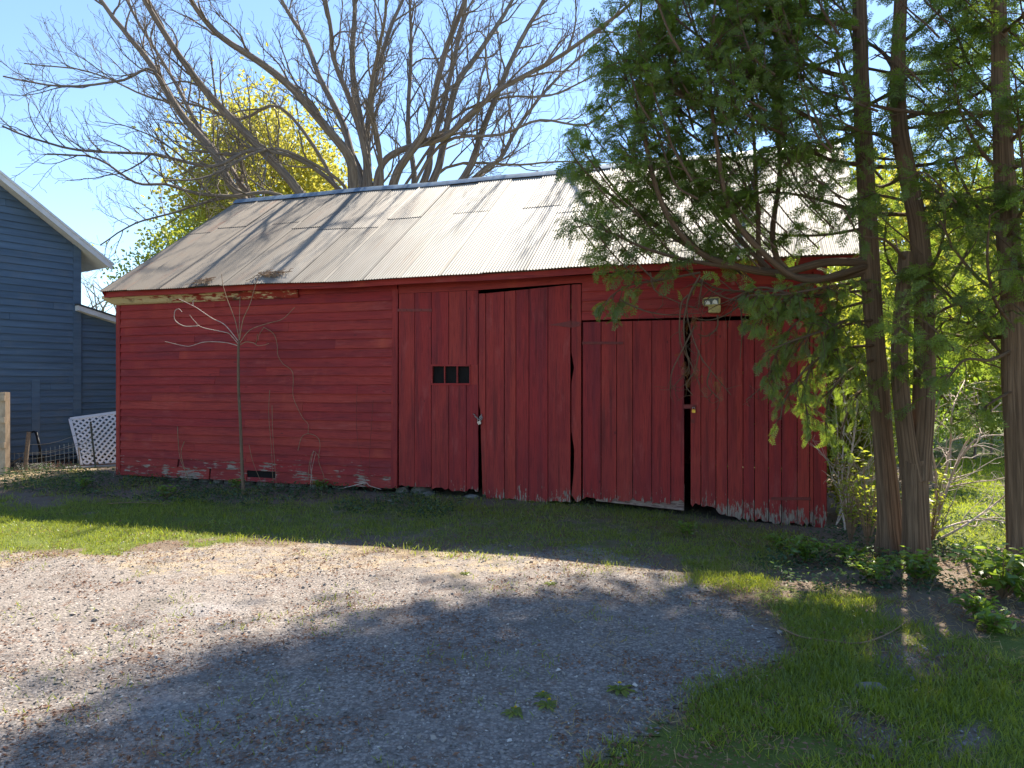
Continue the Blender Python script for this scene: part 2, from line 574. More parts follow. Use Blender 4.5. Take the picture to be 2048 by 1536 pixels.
POLY_BARE3 = [(1900, 1450), (1960, 1440), (1985, 1470), (1950, 1510), (1905, 1500)]
POLY_STRAW = [(-1500, 1085), (250, 1100), (430, 1080), (600, 1075), (1000, 1095), (1200, 1105), (1330, 1145), (1100, 1150), (700, 1160), (480, 1165), (150, 1130), (-1500, 1115)]
POLY_SPARSE = [(880, 1020), (1100, 1000), (1480, 1030), (1640, 1060), (1560, 1150), (1480, 1180), (1330, 1125), (1180, 1105), (1000, 1095), (850, 1085)]  # sparse grass with some straw before the right half of the barn
POLY_STRAW2 = [(-800, 985), (0, 985), (240, 950), (320, 930), (200, 905), (-800, 920)]


def masks(x, y):
    Y = np.maximum(y, 1.2)
    px, py = 1024 + x / Y * F, 768 + CH / Y * F
    sc = np.clip((py - 768) / 300, .15, 2)
    wob = (fbm(x * 2.2, y * 2.2, 21) - .5) * 90 * sc

    def mk(poly, soft=18):
        return sstep(-soft, soft, (sdf(poly, px, py * 1.0) + wob * .6) / np.maximum(sc, .3))
    bare = np.maximum(np.maximum(mk(POLY_BARE1, 26), mk(POLY_BARE2, 26)), mk(POLY_BARE3, 22))
    gravel = mk(POLY_GRAVEL)
    far = mk(POLY_FAR, 8)
    lawn = np.maximum(np.maximum(mk(POLY_LAWN_L, 9) * (1 - .42 * sstep(150, 700, px)), mk(POLY_LAWN_R) * (1 - .93 * bare)), far)
    lawn = np.maximum(lawn, sstep(13, 16, y) * .9)
    lawn = np.maximum(lawn, sstep(9, 11, np.abs(x)))
    straw = np.maximum(np.maximum(mk(POLY_STRAW, 10) * .48, mk(POLY_SPARSE, 20) * .3), mk(POLY_STRAW2, 10) * .8)
    lawn = np.maximum(lawn, .55 * mk(POLY_SPARSE, 14))
    gravel = np.maximum(gravel, bare * .5)
    return gravel, np.where(y < 1.2, lawn * .2, lawn), straw


def sheet(name, xs, ys, lift, keep=None):
    X, Yg = np.meshgrid(xs, ys, indexing='xy')
    Z = ground_z(X, Yg) + lift
    g, l, s = masks(X, Yg)
    ny, nx = X.shape
    V = np.stack([X, Yg, Z], -1).reshape(-1, 3)
    i, j = np.meshgrid(np.arange(ny - 1), np.arange(nx - 1), indexing='ij')
    q = np.stack([i * nx + j, i * nx + j + 1, (i + 1) * nx + j + 1, (i + 1) * nx + j], -1).reshape(-1, 4)
    if keep is not None:
        k = keep(g).reshape(-1)
        q = q[k[q].mean(1) > .5]
        used = np.unique(q)
        re = np.full(len(V), -1)
        re[used] = np.arange(len(used))
        q, V = re[q], V[used]
        g, l, s = (a.reshape(-1)[used] for a in (g, l, s))
    mb = MB()
    mb.add(V, q)
    o = mb.build(name, GROUND, smooth=True)
    for nme, arr in (('gravel', g), ('lawn', l), ('straw', s)):
        a = o.data.attributes.new(nme, 'FLOAT', 'POINT')
        a.data.foreach_set('value', np.ascontiguousarray(arr).ravel().astype(np.float32))
    return o


xs = np.concatenate([[-400, -200, -90, -45, -28, -19, -14], np.arange(-11, 11.01, .08), [14, 19, 28, 45, 90, 200, 400]])
ys = np.concatenate([[-200, -80, -30, -12, -5], np.arange(-2, 16.01, .08), [18, 21, 26, 34, 50, 90, 200, 500]])
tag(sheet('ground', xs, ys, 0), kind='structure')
tag(sheet('driveway', np.arange(-11, 4.6, .06), np.arange(-1, 8, .06), .006, lambda g: (g > .5).astype(float)), kind='structure')

# ------------------------------------------------------------------ barn
barn = empty('barn', WP(5.5, 0, 0), 'long weathered red wooden barn with a grey corrugated metal roof', 'barn')
BL, BD = 11.0, 6.1
RIDGE_D, RIDGE_Z, EAVE_O, EAVE_Z = 3.05, 5.47, .31, 3.19


def prism(mb, poly, o0, o1, var=None):
    poly = np.asarray(poly, float)
    n = len(poly)
    var = random.random() if var is None else var
    V = np.concatenate([WP(poly[:, 0], o1, poly[:, 1]), WP(poly[:, 0], o0, poly[:, 1])])
    w_ = np.concatenate([np.c_[poly, np.full(n, o1)], np.c_[poly, np.full(n, o0)]]) + np.array([var * 17, var * 5, 0])
    f = [tuple(range(n)), tuple(range(2 * n - 1, n - 1, -1))] + [(i, i + n, (i + 1) % n + n, (i + 1) % n) for i in range(n)]
    mb.add(V, f, var, w_)


def rect(mb, px0, py0, px1, py1, o0, o1, var=None):
    a, b = wt(px0, py0), wt(px1, py0)
    c, d = wt(px1, py1), wt(px0, py1)
    prism(mb, [a, d, c, b], o0, o1, var)


def plank(mb, tl, tr, bl, br, top, bottom, jag=.02, o0=0., o1=.026, var=None, teeth=5):
    """one board; bottom edge broken"""
    bot = []
    for k in range(teeth + 1):
        f = k / teeth
        z = bottom[0] * (1 - f) + bottom[1] * f + random.uniform(-jag, jag)
        bot.append((bl * (1 - f) + br * f, z))
    prism(mb, [(tl, top[0])] + bot + [(tr, top[1])], o0, o1, var)


def clapboards(mb, t0f, t1, zb, zt, step=.137, joints=True):
    z = zb
    while z < zt - .02:
        z1 = min(z + step + random.uniform(-.006, .006), zt)
        cuts = [t0f, t1]
        if joints and t1 - t0f > 2:
            cuts += [t0f + (t1 - t0f) * random.choice((.13, .24, .38, .5, .57, .7))]
            if random.random() < .4:
                cuts += [t0f + (t1 - t0f) * random.uniform(.2, .9)]
        cuts = sorted(cuts)
        for a, b in zip(cuts[:-1], cuts[1:]):
            if b - a < .12:
                continue
            n = max(2, int((b - a) / .3))
            tt = np.linspace(a + .0015, b - .0015, n + 1)
            sag = np.cumsum(np.random.default_rng(random.randrange(9999)).normal(0, .0022, n + 1))
            sag = sag - sag.mean()
            lift = random.uniform(0, .007)
            v = random.random()
            rows = [(0.030 + lift, z + sag), (.009, np.full(n + 1, z1 + .012)), (0, np.full(n + 1, z1 + .012)), (0., z + sag)]
            V = np.stack([WP(tt, o, zz) for o, zz in rows], 1).reshape(-1, 3)
            wv = np.stack([np.c_[tt + v * 11, zz + v * 3, np.full(n + 1, o)] for o, zz in rows], 1).reshape(-1, 3)
            f = []
            for i in range(n):
                for k in range(4):
                    f.append((i * 4 + k, i * 4 + (k + 1) % 4, (i + 1) * 4 + (k + 1) % 4, (i + 1) * 4 + k)[::-1])
            f += [(0, 1, 2, 3), (n * 4 + 3, n * 4 + 2, n * 4 + 1, n * 4)]
            mb.add(V, f, v, wv)
        z = z1


T = lambda px, py=780: wt(px, py)[0]
Zp = lambda px, py: wt(px, py)[1]

# clapboard wall, left
mb = MB()
clapboards(mb, T(243), T(786), .30, 3.03)
zb = .13
for (a, b) in ((T(243), T(420)), (T(423), T(495)), (T(552), T(786))):   # lowest worn courses with a rotted-out gap
    clapboards(mb, a, b, zb, .30, .17, False)
clapboards(mb, T(495), T(552), .13, .18, .17, False)
front = mb.build('clapboard_wall', RED_H, barn)
mb = MB()
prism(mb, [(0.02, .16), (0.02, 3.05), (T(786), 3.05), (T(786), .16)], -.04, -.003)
mb.build('dark_backing', DARK, barn)  # backing behind the clapboards, interior darkness put into its colour
# corner boards and posts
mb = MB()
prism(mb, [(-.03, .10), (T(243), .10), (T(243), 3.03), (-.03, 3.03)], -.02, .034)
mb.build('corner_board', RED_V, barn)
mb = MB()
plank(mb, T(787, 560), T(798, 560), T(785, 960) - .01, T(796, 960), (3.05, 3.05), (.14, .13), .015, -.02, .036)
mb.build('corner_board', RED_V, barn)
mb = MB()
plank(mb, T(1627), T(1653), T(1627), T(1652), (3.05, 3.05), (-.10, -.13), .03, -.02, .034)
mb.build('corner_board', RED_V, barn)
# post between the double doors and the right doors, split near its left edge
mb = MB()
a, b = T(1144), T(1163)
prism(mb, [(a, 3.0), (a, Zp(1140, 705)), (a + .035, Zp(1140, 735)), (a, Zp(1140, 765)), (a, Zp(1137, 862)), (a + .04, Zp(1137, 900)), (a + .03, Zp(1137, 945)), (a, .17), (a + .06, .08), (b - .05, .07), (b, .10), (b, 3.0)], -.01, .03)
mb.build('post', RED_V, barn)
# header boards and frieze
mb = MB()
prism(mb, [(T(798), 2.985), (T(962), 2.985), (T(1143), 3.02), (BL, 3.02), (BL, 3.12), (T(798), 3.12)], -.01, .018)
mb.build('header_board', RED_H, barn)
mb = MB()
prism(mb, [(0.0, 3.03), (T(796), 3.03), (T(796), 3.13), (0.0, 3.13)], -.01, .03)
mb.build('frieze_board', RED_H, barn)
# clapboards above the right doors
mb = MB()
clapboards(mb, T(1164), T(1626), 2.515, 3.01, .128)
mb.build('clapboard_wall', RED_H, barn)


def door(name_label, seams, tops, bottoms, thick=.028, o=0., jag=.018, skip=()):
    d = None
    mbd = MB()
    x0, x1 = seams[0], seams[-1]
    for k, (p, q) in enumerate(zip(seams[:-1], seams[1:])):
        if k in skip:
            continue
        f0, f1 = (p - x0) / (x1 - x0), (q - x0) / (x1 - x0)
        tz = [tops[0] * (1 - f) + tops[1] * f for f in (f0, f1)]
        bz = [bottoms[0] * (1 - f) + bottoms[1] * f for f in (f0, f1)]
        g = .0045
        dr = random.uniform(-.012, .012)
        plank(mbd, T(p) + g, T(q) - g, T(p) + g, T(q) - g, tz, (bz[0] + dr, bz[1] + dr), jag, o, o + thick + random.uniform(-.002, .003))
    d = mbd.build('door', RED_V, barn)
    if name_label:
        d['label'] = name_label
    return d, mbd


# door A with a hole for the small window: planks 2-4 are built above and below it
sA = [799, 831, 864, 899, 934, 958]
mbd = MB()
zt_, zb0, zb1 = 2.98, .165, .145
for k in range(5):
    p, q = sA[k], sA[k + 1]
    g = .0045
    bz = (zb0 + (zb1 - zb0) * k / 5 + random.uniform(-.012, .02))
    if k < 2:
        plank(mbd, T(p) + g, T(q) - g, T(p) + g - .004 * k, T(q) - g, (zt_, zt_), (bz, bz), .016)
    else:
        q_ = q if k < 4 else 941
        plank(mbd, T(p) + g, T(q if k < 4 else 958) - g, T(p) + g, T(q if k < 4 else 957) - g, (zt_, zt_), (Zp(p, 730), Zp(p, 730)), 0)
        plank(mbd, T(p) + g, T(q) - g, T(p) + g, T(q) - g, (Zp(p, 769), Zp(p, 769)), (bz, bz), .022)
        if k == 4:
            prism(mbd, [(T(942), Zp(942, 769)), (T(957), Zp(957, 769)), (T(957), Zp(957, 730)), (T(942), Zp(942, 730))], 0, .026)
doorA = mbd.build('door', RED_V, barn)
doorA['label'] = 'red plank door with a small three pane window'
mb = MB()
for y0, y1 in ((729, 732.5), (766.5, 770)):
    rect(mb, 864, y0, 943, y1, .005, .040)
for x0, x1 in ((864, 867), (890, 892.2), (915, 917.2), (940.5, 943)):
    rect(mb, x0, 732.5, x1, 766.5, .008, .037)
win = mb.build('window', RED_H, doorA)
mb = MB()
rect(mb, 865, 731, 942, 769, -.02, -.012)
mb.build('pane', DARK, win)  # pane coloured with the darkness of the interior
mb = MB()
rect(mb, 797, 618, 866, 623.5, .029, .037)
for x in (803, 815, 832, 845, 860):
    box(mb, WP(*[wt(x, 620.7)[0], .039, wt(x, 620.7)[1]]), A3, N3, UP, .006, .005, .006)
mb.build('strap_hinge', RUSTRED, doorA)
# door B
sB = [973, 1010, 1033, 1059, 1097, 1142]
dB, _ = door('red plank door with a slanting dark gap along its top', sB, (2.93, 3.0), (.06, .06), jag=.014)
mb = MB()     # narrow closing strip beside the seam, broken free at the bottom
tl, tr = T(959), T(972.3)
prism(mb, [(tl, 2.93), (T(959), Zp(960, 806)), (T(962.0), Zp(962, 820)), (T(964.5), Zp(965, 905)), (T(966), .32), (T(967), .11), (T(974), .10), (T(974.5), .3), (T(973), Zp(973, 880)), (tr, Zp(973, 800)), (tr, 2.93)], .004, .032)
strip = mb.build('closing_strip', RED_V, dB)
mb = MB()     # butterfly hinge
t0, z0 = wt(1142.5, 649)
prism(mb, [(T(1098, 650), z0), (t0 - .004, z0 - .045), (t0 - .004, z0 + .045)], .031, .038)
prism(mb, [(t0 + .004, z0 - .045), (T(1160), z0 - .03), (T(1164), z0), (T(1160), z0 + .03), (t0 + .004, z0 + .045)], .031, .038)
tube(mb, [WP(t0, .04, z0 - .05), WP(t0, .04, z0 + .05)], .008, 6)
mb.build('hinge', RUSTRED, dB)
# door C
sC = [1166, 1203, 1234, 1266, 1304, 1342, 1369]
dC, _ = door('red plank door patched with bare plywood along its bottom', sC, (2.49, 2.485), (.12, .15), jag=.035)
mb = MB()
prism(mb, [(T(1194), Zp(1194, 972)), (T(1192), Zp(1192, 1002)), (T(1368), Zp(1368, 1021)), (T(1369), Zp(1369, 968)), (T(1345), Zp(1345, 985)), (T(1300), Zp(1300, 980))], -.024, -.001)
mb.build('plywood_patch', PLY, dC)
mb = MB()
rect(mb, 1165, 683.5, 1247, 689, .029, .037)
for x in (1170, 1190, 1212, 1238):
    box(mb, WP(wt(x, 686)[0], .039, wt(x, 686)[1]), A3, N3, UP, .006, .005, .006)
mb.build('strap_hinge', RUSTRED, dC)
# door D
sD = [1381, 1402, 1432, 1455, 1486, 1509, 1537, 1563, 1594, 1619, 1627]
mbd = MB()
botD = [.115, .10, .05, -.015, -.035, -.04, -.055, -.06, -.06, -.06]
for k in range(10):
    g = .0045
    tz = (2.46, 2.46)
    plank(mbd, T(sD[k]) + g, T(sD[k + 1]) - g, T(sD[k]) + g, T(sD[k + 1]) - g, tz, (botD[k], (botD[k] + botD[min(k + 1, 9)]) / 2), .03, 0, .028 + random.uniform(-.002, .003))
dD = mbd.build('door', RED_V, barn)
dD['label'] = 'red plank door with rotted ends behind the cedar branches'
mb = MB()
rect(mb, 1542, 993.5, 1621, 999.5, .032, .042)
mb.build('strap_hinge', RUSTRED, dD)
mb = MB()
rect(mb, 1368, 809, 1392, 817, .033, .039)
box(mb, WP(wt(1390, 813)[0], .045, wt(1390, 813)[1]), A3, N3, UP, .012, .012, .02)
mb.build('hasp', RUSTRED, dD)
mb = MB()
tc, zc = wt(1386, 842)
box(mb, WP(tc, .033, zc), A3, N3, UP, .022, .006, .022)
mb.build('latch_plate', RUSTRED, dD)
# interior cross braces seen as nothing but shadow; rear and side walls, floor sill
for tt in (0.0, BL):
    mb = MB()
    P0 = [(0, -.05), (-BD, -.05), (-BD, 3.33), (-RIDGE_D, RIDGE_Z - .06), (0, 3.33)]
    V = []
    for dt in (0.0, .05 if tt == 0 else -.05):
        V += [WP(tt + dt, o, z) for o, z in P0]
    f = [(0, 1, 2, 3, 4), (9, 8, 7, 6, 5)] + [(i, i + 5, (i + 1) % 5 + 5, (i + 1) % 5) for i in range(5)]
    mb.add(np.array(V), f, .5, np.array([(v[1], v[2], v[0]) for v in V]))
    mb.build('gable_wall', RED_V, barn)
mb = MB()
prism(mb, [(.06, -.05), (BL - .06, -.05), (BL - .06, 3.34), (.06, 3.34)], -BD, -BD + .04)
mb.build('rear_wall', RED_V, barn)
# stone footing, set back under the sill
mb = MB()
t = 0.02
while t < 6.0:
    l = random.uniform(.18, .42)
    h = random.uniform(.07, .11)
    V = []
    for k in range(10):
        a = k * math.pi * 2 / 10
        r = random.uniform(.85, 1.1)
        for q, rz in ((-1, .8), (.2, 1.0), (1, .72)):
            V.append(WP(t + l / 2 + math.cos(a) * l * .5 * r * rz, -.12 + math.sin(a) * .1 * rz - .04, .055 + q * h * r))
    V = np.array(V)
    f = []
    for k in range(10):
        k2 = (k + 1) % 10
        f += [(k * 3, k2 * 3, k2 * 3 + 1, k * 3 + 1), (k * 3 + 1, k2 * 3 + 1, k2 * 3 + 2, k * 3 + 2)]
    f.append(tuple(k * 3 + 2 for k in range(10)))
    if random.random() < .72:
        mb = MB()
        mb.add(V, f, random.random())
        mb.build('footing_stone', STONE, barn, smooth=True)
    t += l + .02


# roof: separate overlapping corrugated sheets within one part
def slope_pt(t, s, lift=0.0):
    """s = 0 at the eave, 1 at the ridge"""
    o = EAVE_O + (-RIDGE_D - EAVE_O) * s
    z = EAVE_Z + (RIDGE_Z - EAVE_Z) * s + .012 * np.sin(t * .9) + .007 * np.sin(t * 2.3 + 1)
    ln = math.hypot(RIDGE_D + EAVE_O, RIDGE_Z - EAVE_Z)
    no, nz = (RIDGE_Z - EAVE_Z) / ln, (RIDGE_D + EAVE_O) / ln
    return WP(t, o + no * lift, z + nz * lift)


SL = math.hypot(RIDGE_D + EAVE_O, RIDGE_Z - EAVE_Z)
WAVE = .0435
mb = MB()
tcur = -.06
ci = 0
while tcur < BL + .5:
    wd = WAVE * 14
    rows = [(0, random.choice((.47, .52, .56, .60, .64))), None]
    cutp = rows[0][1]
    segs = [(-.012 + random.uniform(-.006, .006), cutp), (cutp - .025, 1.0)] if random.random() < .85 else [(-.012, 1.0)]
    for si, (s0, s1) in enumerate(segs):
        n = 14 * 6 + 3
        tt = tcur + np.linspace(0, wd + WAVE * .5, n)
        vv = random.random()
        ss_ = np.linspace(s0, s1, 5)
        lift = .008 + .007 * si + .006 * (ci % 2) + (.012 * np.exp(-((tt - tcur) / .02) ** 2) if ci % 3 == 1 else 0) + .006 * np.cos((tt - tcur) / WAVE * 2 * math.pi)
        edge = np.where(tt > tcur + wd, .003, 0)
        G_ = []
        for r, s_ in enumerate(ss_):
            G_.append(slope_pt(tt, np.full(n, s_), lift + edge + random.uniform(-.0015, .0015)))
        V = np.array(G_).reshape(-1, 3)
        ed = np.minimum(tt - tcur, tcur + wd + WAVE * .5 - tt)
        wv = np.array([np.c_[tt, np.full(n, s_ * SL), ed] for s_ in ss_]).reshape(-1, 3)
        i, j = np.meshgrid(np.arange(4), np.arange(n - 1), indexing='ij')
        q = np.stack([i * n + j, i * n + j + 1, (i + 1) * n + j + 1, (i + 1) * n + j], -1).reshape(-1, 4)
        mb.add(V, q, vv, wv)
    tcur += wd
    ci += 1
TE = tcur
# back slope, plain corrugation not needed where it is never seen
tt = np.arange(-.06, TE, WAVE / 4)
back = []
for s_ in (0, 1):
    o = -RIDGE_D + (-BD - .3 + RIDGE_D) * s_
    z = RIDGE_Z + (EAVE_Z - RIDGE_Z) * s_ + .006 * np.cos(tt / WAVE * 2 * math.pi)
    back.append(WP(tt, o, z))
n = len(tt)
q = np.stack([np.arange(n - 1), np.arange(n - 1) + 1, np.arange(n - 1) + 1 + n, np.arange(n - 1) + n], -1)
mb.add(np.array(back).reshape(-1, 3), q, .5, np.array([np.c_[tt, np.full(n, s_ * 4), np.zeros(n)] for s_ in (0, 1)]).reshape(-1, 3))
roof = mb.build('roof', ROOF, barn, smooth=True)
mb = MB()
t_ = np.arange(-.08, TE + .02, .08)
for k, (o, z) in enumerate(((-RIDGE_D + .17, -.085), (-RIDGE_D + .05, .025), (-RIDGE_D, .05), (-RIDGE_D - .05, .025), (-RIDGE_D - .17, -.085))):
    pass
prof = [(-RIDGE_D + .15, -.075), (-RIDGE_D + .045, .028), (-RIDGE_D, .045), (-RIDGE_D - .045, .028), (-RIDGE_D - .15, -.075)]
V = np.array([WP(t_, o, RIDGE_Z + z + .018 + .012 * np.sin(t_ * .9) + .007 * np.sin(t_ * 2.3 + 1)) for o, z in prof])
n = len(t_)
i, j = np.meshgrid(np.arange(4), np.arange(n - 1), indexing='ij')
q = np.stack([i * n + j, i * n + j + 1, (i + 1) * n + j + 1, (i + 1) * n + j], -1).reshape(-1, 4)
mb.add(V.reshape(-1, 3), q, .5)
mb.build('ridge_cap', RIDGE, roof, smooth=True)
# roof deck under the metal keeps the inside dark
mb = MB()
V = np.array([slope_pt(np.array([a]), np.array([b]), -.05)[0] for a, b in ((0, .02), (BL + .3, .02), (BL + .3, .99), (0, .99))])
V = np.vstack([V, V - UP * .02])
mb.add(V, [(0, 1, 2, 3), (7, 6, 5, 4), (0, 4, 5, 1), (1, 5, 6, 2), (2, 6, 7, 3), (3, 7, 4, 0)], .5)
mb.build('roof_deck', OLDWOOD, barn)
# fascia under the eave, soffit, rake board and cornice return
mb = MB()
t_ = np.linspace(-.05, TE - .05, 40)
for i in range(39):
    wv = .012 * np.sin(t_[i:i + 2] * .9) + .007 * np.sin(t_[i:i + 2] * 2.3 + 1)
    zt2 = EAVE_Z - .018 + wv
    V = np.array([WP(t_[i], .25, zt2[0]), WP(t_[i], .25, zt2[0] - .085), WP(t_[i + 1], .25, zt2[1] - .085), WP(t_[i + 1], .25, zt2[1]),
                  WP(t_[i], .225, zt2[0]), WP(t_[i], .225, zt2[0] - .085), WP(t_[i + 1], .225, zt2[1] - .085), WP(t_[i + 1], .225, zt2[1])])
    f = [(0, 1, 2, 3), (5, 4, 7, 6), (1, 5, 6, 2), (0, 3, 7, 4)]
    if i == 0:
        f.append((0, 4, 5, 1))
    if i == 38:
        f.append((3, 2, 6, 7))
    mb.add(V, f, .55, V[:, [0, 2, 1]])
mb.build('fascia', RED_H, roof)
mb = MB()
prism(mb, [(0.05, 3.132), (BL, 3.132), (BL, 3.15), (0.05, 3.15)], .0, .222)
mb.build('soffit', RED_H, roof)
mb = MB()
for s0 in range(8):
    a, b = s0 / 8, (s0 + 1) / 8
    V = np.array([slope_pt(np.array([tq]), np.array([s_]), l)[0] for tq in (-.045, -.02) for s_, l in ((a, -.004), (b, -.004), (b, -.11), (a, -.11))])
    mb.add(V, [(0, 1, 2, 3), (7, 6, 5, 4), (0, 4, 5, 1), (2, 6, 7, 3)], .4)
mb.build('rake_board', RED_V, roof)
mb = MB()
prof = [(.034, 2.985), (.06, 2.99), (.10, 3.01), (.16, 3.06), (.20, 3.085), (.20, 3.128), (.034, 3.128)]
tA, tB = -.16, T(600)
n = 14
tt = np.linspace(tA, tB, n)
fade = np.linspace(1, .35, n)
V = np.array([[WP(a, .034 + (o - .034) * fd, z)for o, z in prof] for a, fd in zip(tt, fade)]).reshape(-1, 3)
V[:7] += A3 * np.array([.14, .11, .08, .03, 0, 0, .0])[:, None]
wv = np.array([[(a, z * 1.0, o) for o, z in prof] for a in tt]).reshape(-1, 3)
f = [tuple(range(7)), tuple(range(n * 7 - 1, (n - 1) * 7 - 1, -1))]
for i in range(n - 1):
    for k in range(7):
        f.append((i * 7 + k, (i + 1) * 7 + k, (i + 1) * 7 + (k + 1) % 7, i * 7 + (k + 1) % 7))
mb.add(V, f, .5, wv)
mb.build('cornice', CORNICE, barn)

# things hung on the barn
wl = empty('wall_light', WP(wt(1428, 610)[0], .05, wt(1428, 610)[1]), 'yellowed cream twin lens light fixture above the right barn doors', 'wall light')
tc, zc = wt(1429, 618)
mb = MB()
poly = [(tc - .062, zc - .055), (tc + .055, zc - .06), (tc + .075, zc - .045), (tc + .078, zc + .035), (tc - .07, zc + .035), (tc - .072, zc - .045)]
prism(mb, poly, .02, .14, .6)
mb.build('housing', CREAM, wl)
mb = MB()
t1, z1 = tc - .035, zc + .078
cor = [(-.10, -.03), (-.08, -.048), (.08, -.044), (.105, -.025), (.105, .035), (.085, .053), (-.075, .047), (-.10, .03)]
outer = [(t1 + a, z1 + b) for a, b in cor]
prism(mb, outer, .06, .155, .7)
for i in range(8):
    a, b = outer[i], outer[(i + 1) % 8]
    tube(mb, [WP(a[0], .158, a[1]), WP(b[0], .158, b[1])], .007, 5, .7)
hd = mb.build('lamp_head', CREAM, wl)
mb = MB()
prism(mb, [(t1 - .086, z1 - .034), (t1 + .088, z1 - .032), (t1 + .088, z1 + .042), (t1 - .086, z1 + .036)], .153, .158, .3)
mb.build('lens_backing', LENSDARK, hd)
for sx in (-1, 1):
    mb = MB()
    c0 = t1 + sx * .045
    prism(mb, [(c0 - .034, z1 - .033), (c0 + .034, z1 - .033), (c0 + .026, z1 + .008), (c0, z1 + .024), (c0 - .026, z1 + .008)], .158, .162, .5)
    mb.build('lens', LENS, hd)


def padlock(label, px, py, mat, s=1.0, tilt=0.0, o=.062):
    t0, z0 = wt(px, py)
    e = empty('padlock', WP(t0, o, z0), label, 'padlock')
    ca, sa = math.cos(tilt), math.sin(tilt)
    ax = A3 * ca + UP * sa
    az = UP * ca - A3 * sa
    c = WP(t0, o, z0)
    mb = MB()
    for k, hh in enumerate((.9, 1.0, .9)):
        box(mb, c + az * (k - 1) * .0125 * s, ax, N3, az, .021 * s * hh, .011 * s, .0062 * s)
    mb.build('lock_body', mat, e)
    mb = MB()
    arc = [c + ax * .013 * s * math.cos(a) + az * (.019 * s + max(0, math.sin(a)) * .016 * s + .012 * s * (math.sin(a) >= 0)) for a in np.linspace(math.pi, 0, 9)]
    arc = [c - ax * .013 * s + az * .015 * s] + arc + [c + ax * .013 * s + az * .015 * s]
    tube(mb, arc, .0038 * s, 6)
    mb.build('shackle', STEEL, e, smooth=True)
    return e


padlock('small brass padlock hanging from the hasp of the rightmost barn door', 1388, 822, BRASS, 1.1)
padlock('silver padlock with loose chain at the seam of the double doors', 962, 845, STEEL, 1.15, .35)
ch = empty('chain', WP(wt(961, 835)[0], .06, wt(961, 835)[1]), 'short rusty chain threaded between the double barn doors', 'chain')
mb = MB()
for k, (x, y) in enumerate(((951, 829), (955, 834), (959, 838), (963, 835), (965, 831), (966, 836), (964, 841))):
    c = WP(wt(x, y)[0], .05 + .006 * (k % 2), wt(x, y)[1])
    a1 = A3 if k % 2 else N3
    d = nrm(np.array((1, 0, -.9)) if k < 3 else np.array((0.2, 0, 1)))
    arc = [c + d * .022 * math.cos(a) + a1 * .010 * math.sin(a) for a in np.linspace(0, 2 * math.pi, 11)]
    tube(mb, arc, .0045, 5)
mb.build('links', STEEL, ch, smooth=True)
# leaf and twig rubbish lying on the roof
def twig_heap(name, label, cat, t0, s0, n, L):
    mb = MB()
    for k in range(n):
        a = random.uniform(-.5, .5) + (math.pi if random.random() < .5 else 0)
        t1 = t0 + random.gauss(0, L * .45)
        s1 = s0 + random.gauss(0, .012) + (t1 - t0) * .02
        l = random.uniform(.06, .2)
        p = [slope_pt(np.array([t1 + math.cos(a) * l * q]), np.array([s1 + math.sin(a) * l * q * .25]), .02 + random.random() * .05)[0] for q in (0, .5, 1)]
        tube(mb, p, [.006, .005, .003], 4, random.random())
    o = mb.build(name, STEM)
    return tag(o, label, cat)


t0, _ = wt(532, 548, .3)
twig_heap('twig_heap', 'larger heap of dead twigs caught low on the metal roof', 'twig heap', t0, .05, 60, .28)
t0, _ = wt(405, 562, .3)
twig_heap('twig_heap', 'small scatter of dead twigs at the roof edge above the peeling cornice', 'twig heap', t0, .02, 26, .12)

# ------------------------------------------------------------------ house on the left
HA = np.array((.566, .824, 0))
HN = np.array((.824, -.566, 0))
H0 = np.array((-9.1, 14.0, 0))


def HP(s, z, o=0.0):
    return H0 + s * HA + z * UP + o * HN


def hpx(px, py, o=0.0):
    u = (px - 1024) / F
    b = H0 + o * HN
    s = (u * b[1] - b[0]) / (HA[0] - u * HA[1])
    Y = b[1] + s * HA[1]
    return s, CH + (768 - py) / F * Y


house = empty('house', HP(-1.5, 0), 'blue grey clapboard house with white eaves left of the barn', 'house')
SC, _ = hpx(153, 700)
zt0 = hpx(153, 495)[1]
za, zb_ = hpx(0, 372)[1], None
s_l, _ = hpx(0, 372)
SLP = (za - zt0) / (SC - s_l)


def hboards(mb, s0, s1, z0, z1fn, step, o):
    z = z0
    while True:
        smax = s1 if z1fn is None else min(s1, z1fn(z))
        if smax - s0 < .05 or z > 8:
            break
        if z1fn is None and z > step * 200:
            break
        cuts = sorted([s0, smax] + ([random.uniform(s0, smax)] if random.random() < .6 else []))
        z1 = z + step
        for a, b in zip(cuts[:-1], cuts[1:]):
            v = random.random()
            b2 = b if z1fn is None else min(b, max(a + .01, z1fn(z1))) if b == smax else b
            V = np.array([HP(a, z, o + .030), HP(b - .003, z, o + .030), HP(b2 - .003, z1 + .01, o + .007), HP(a, z1 + .01, o + .007),
                          HP(a, z, o), HP(b - .003, z, o), HP(b2 - .003, z1 + .01, o), HP(a, z1 + .01, o)])
            wv = np.array([(q[0] + v * 9, q[2], 0) for q in V])
            mb.add(V, [(0, 1, 2, 3), (0, 4, 5, 1), (1, 5, 6, 2), (3, 2, 6, 7), (0, 3, 7, 4)], v, wv)
        z = z1
        yield z


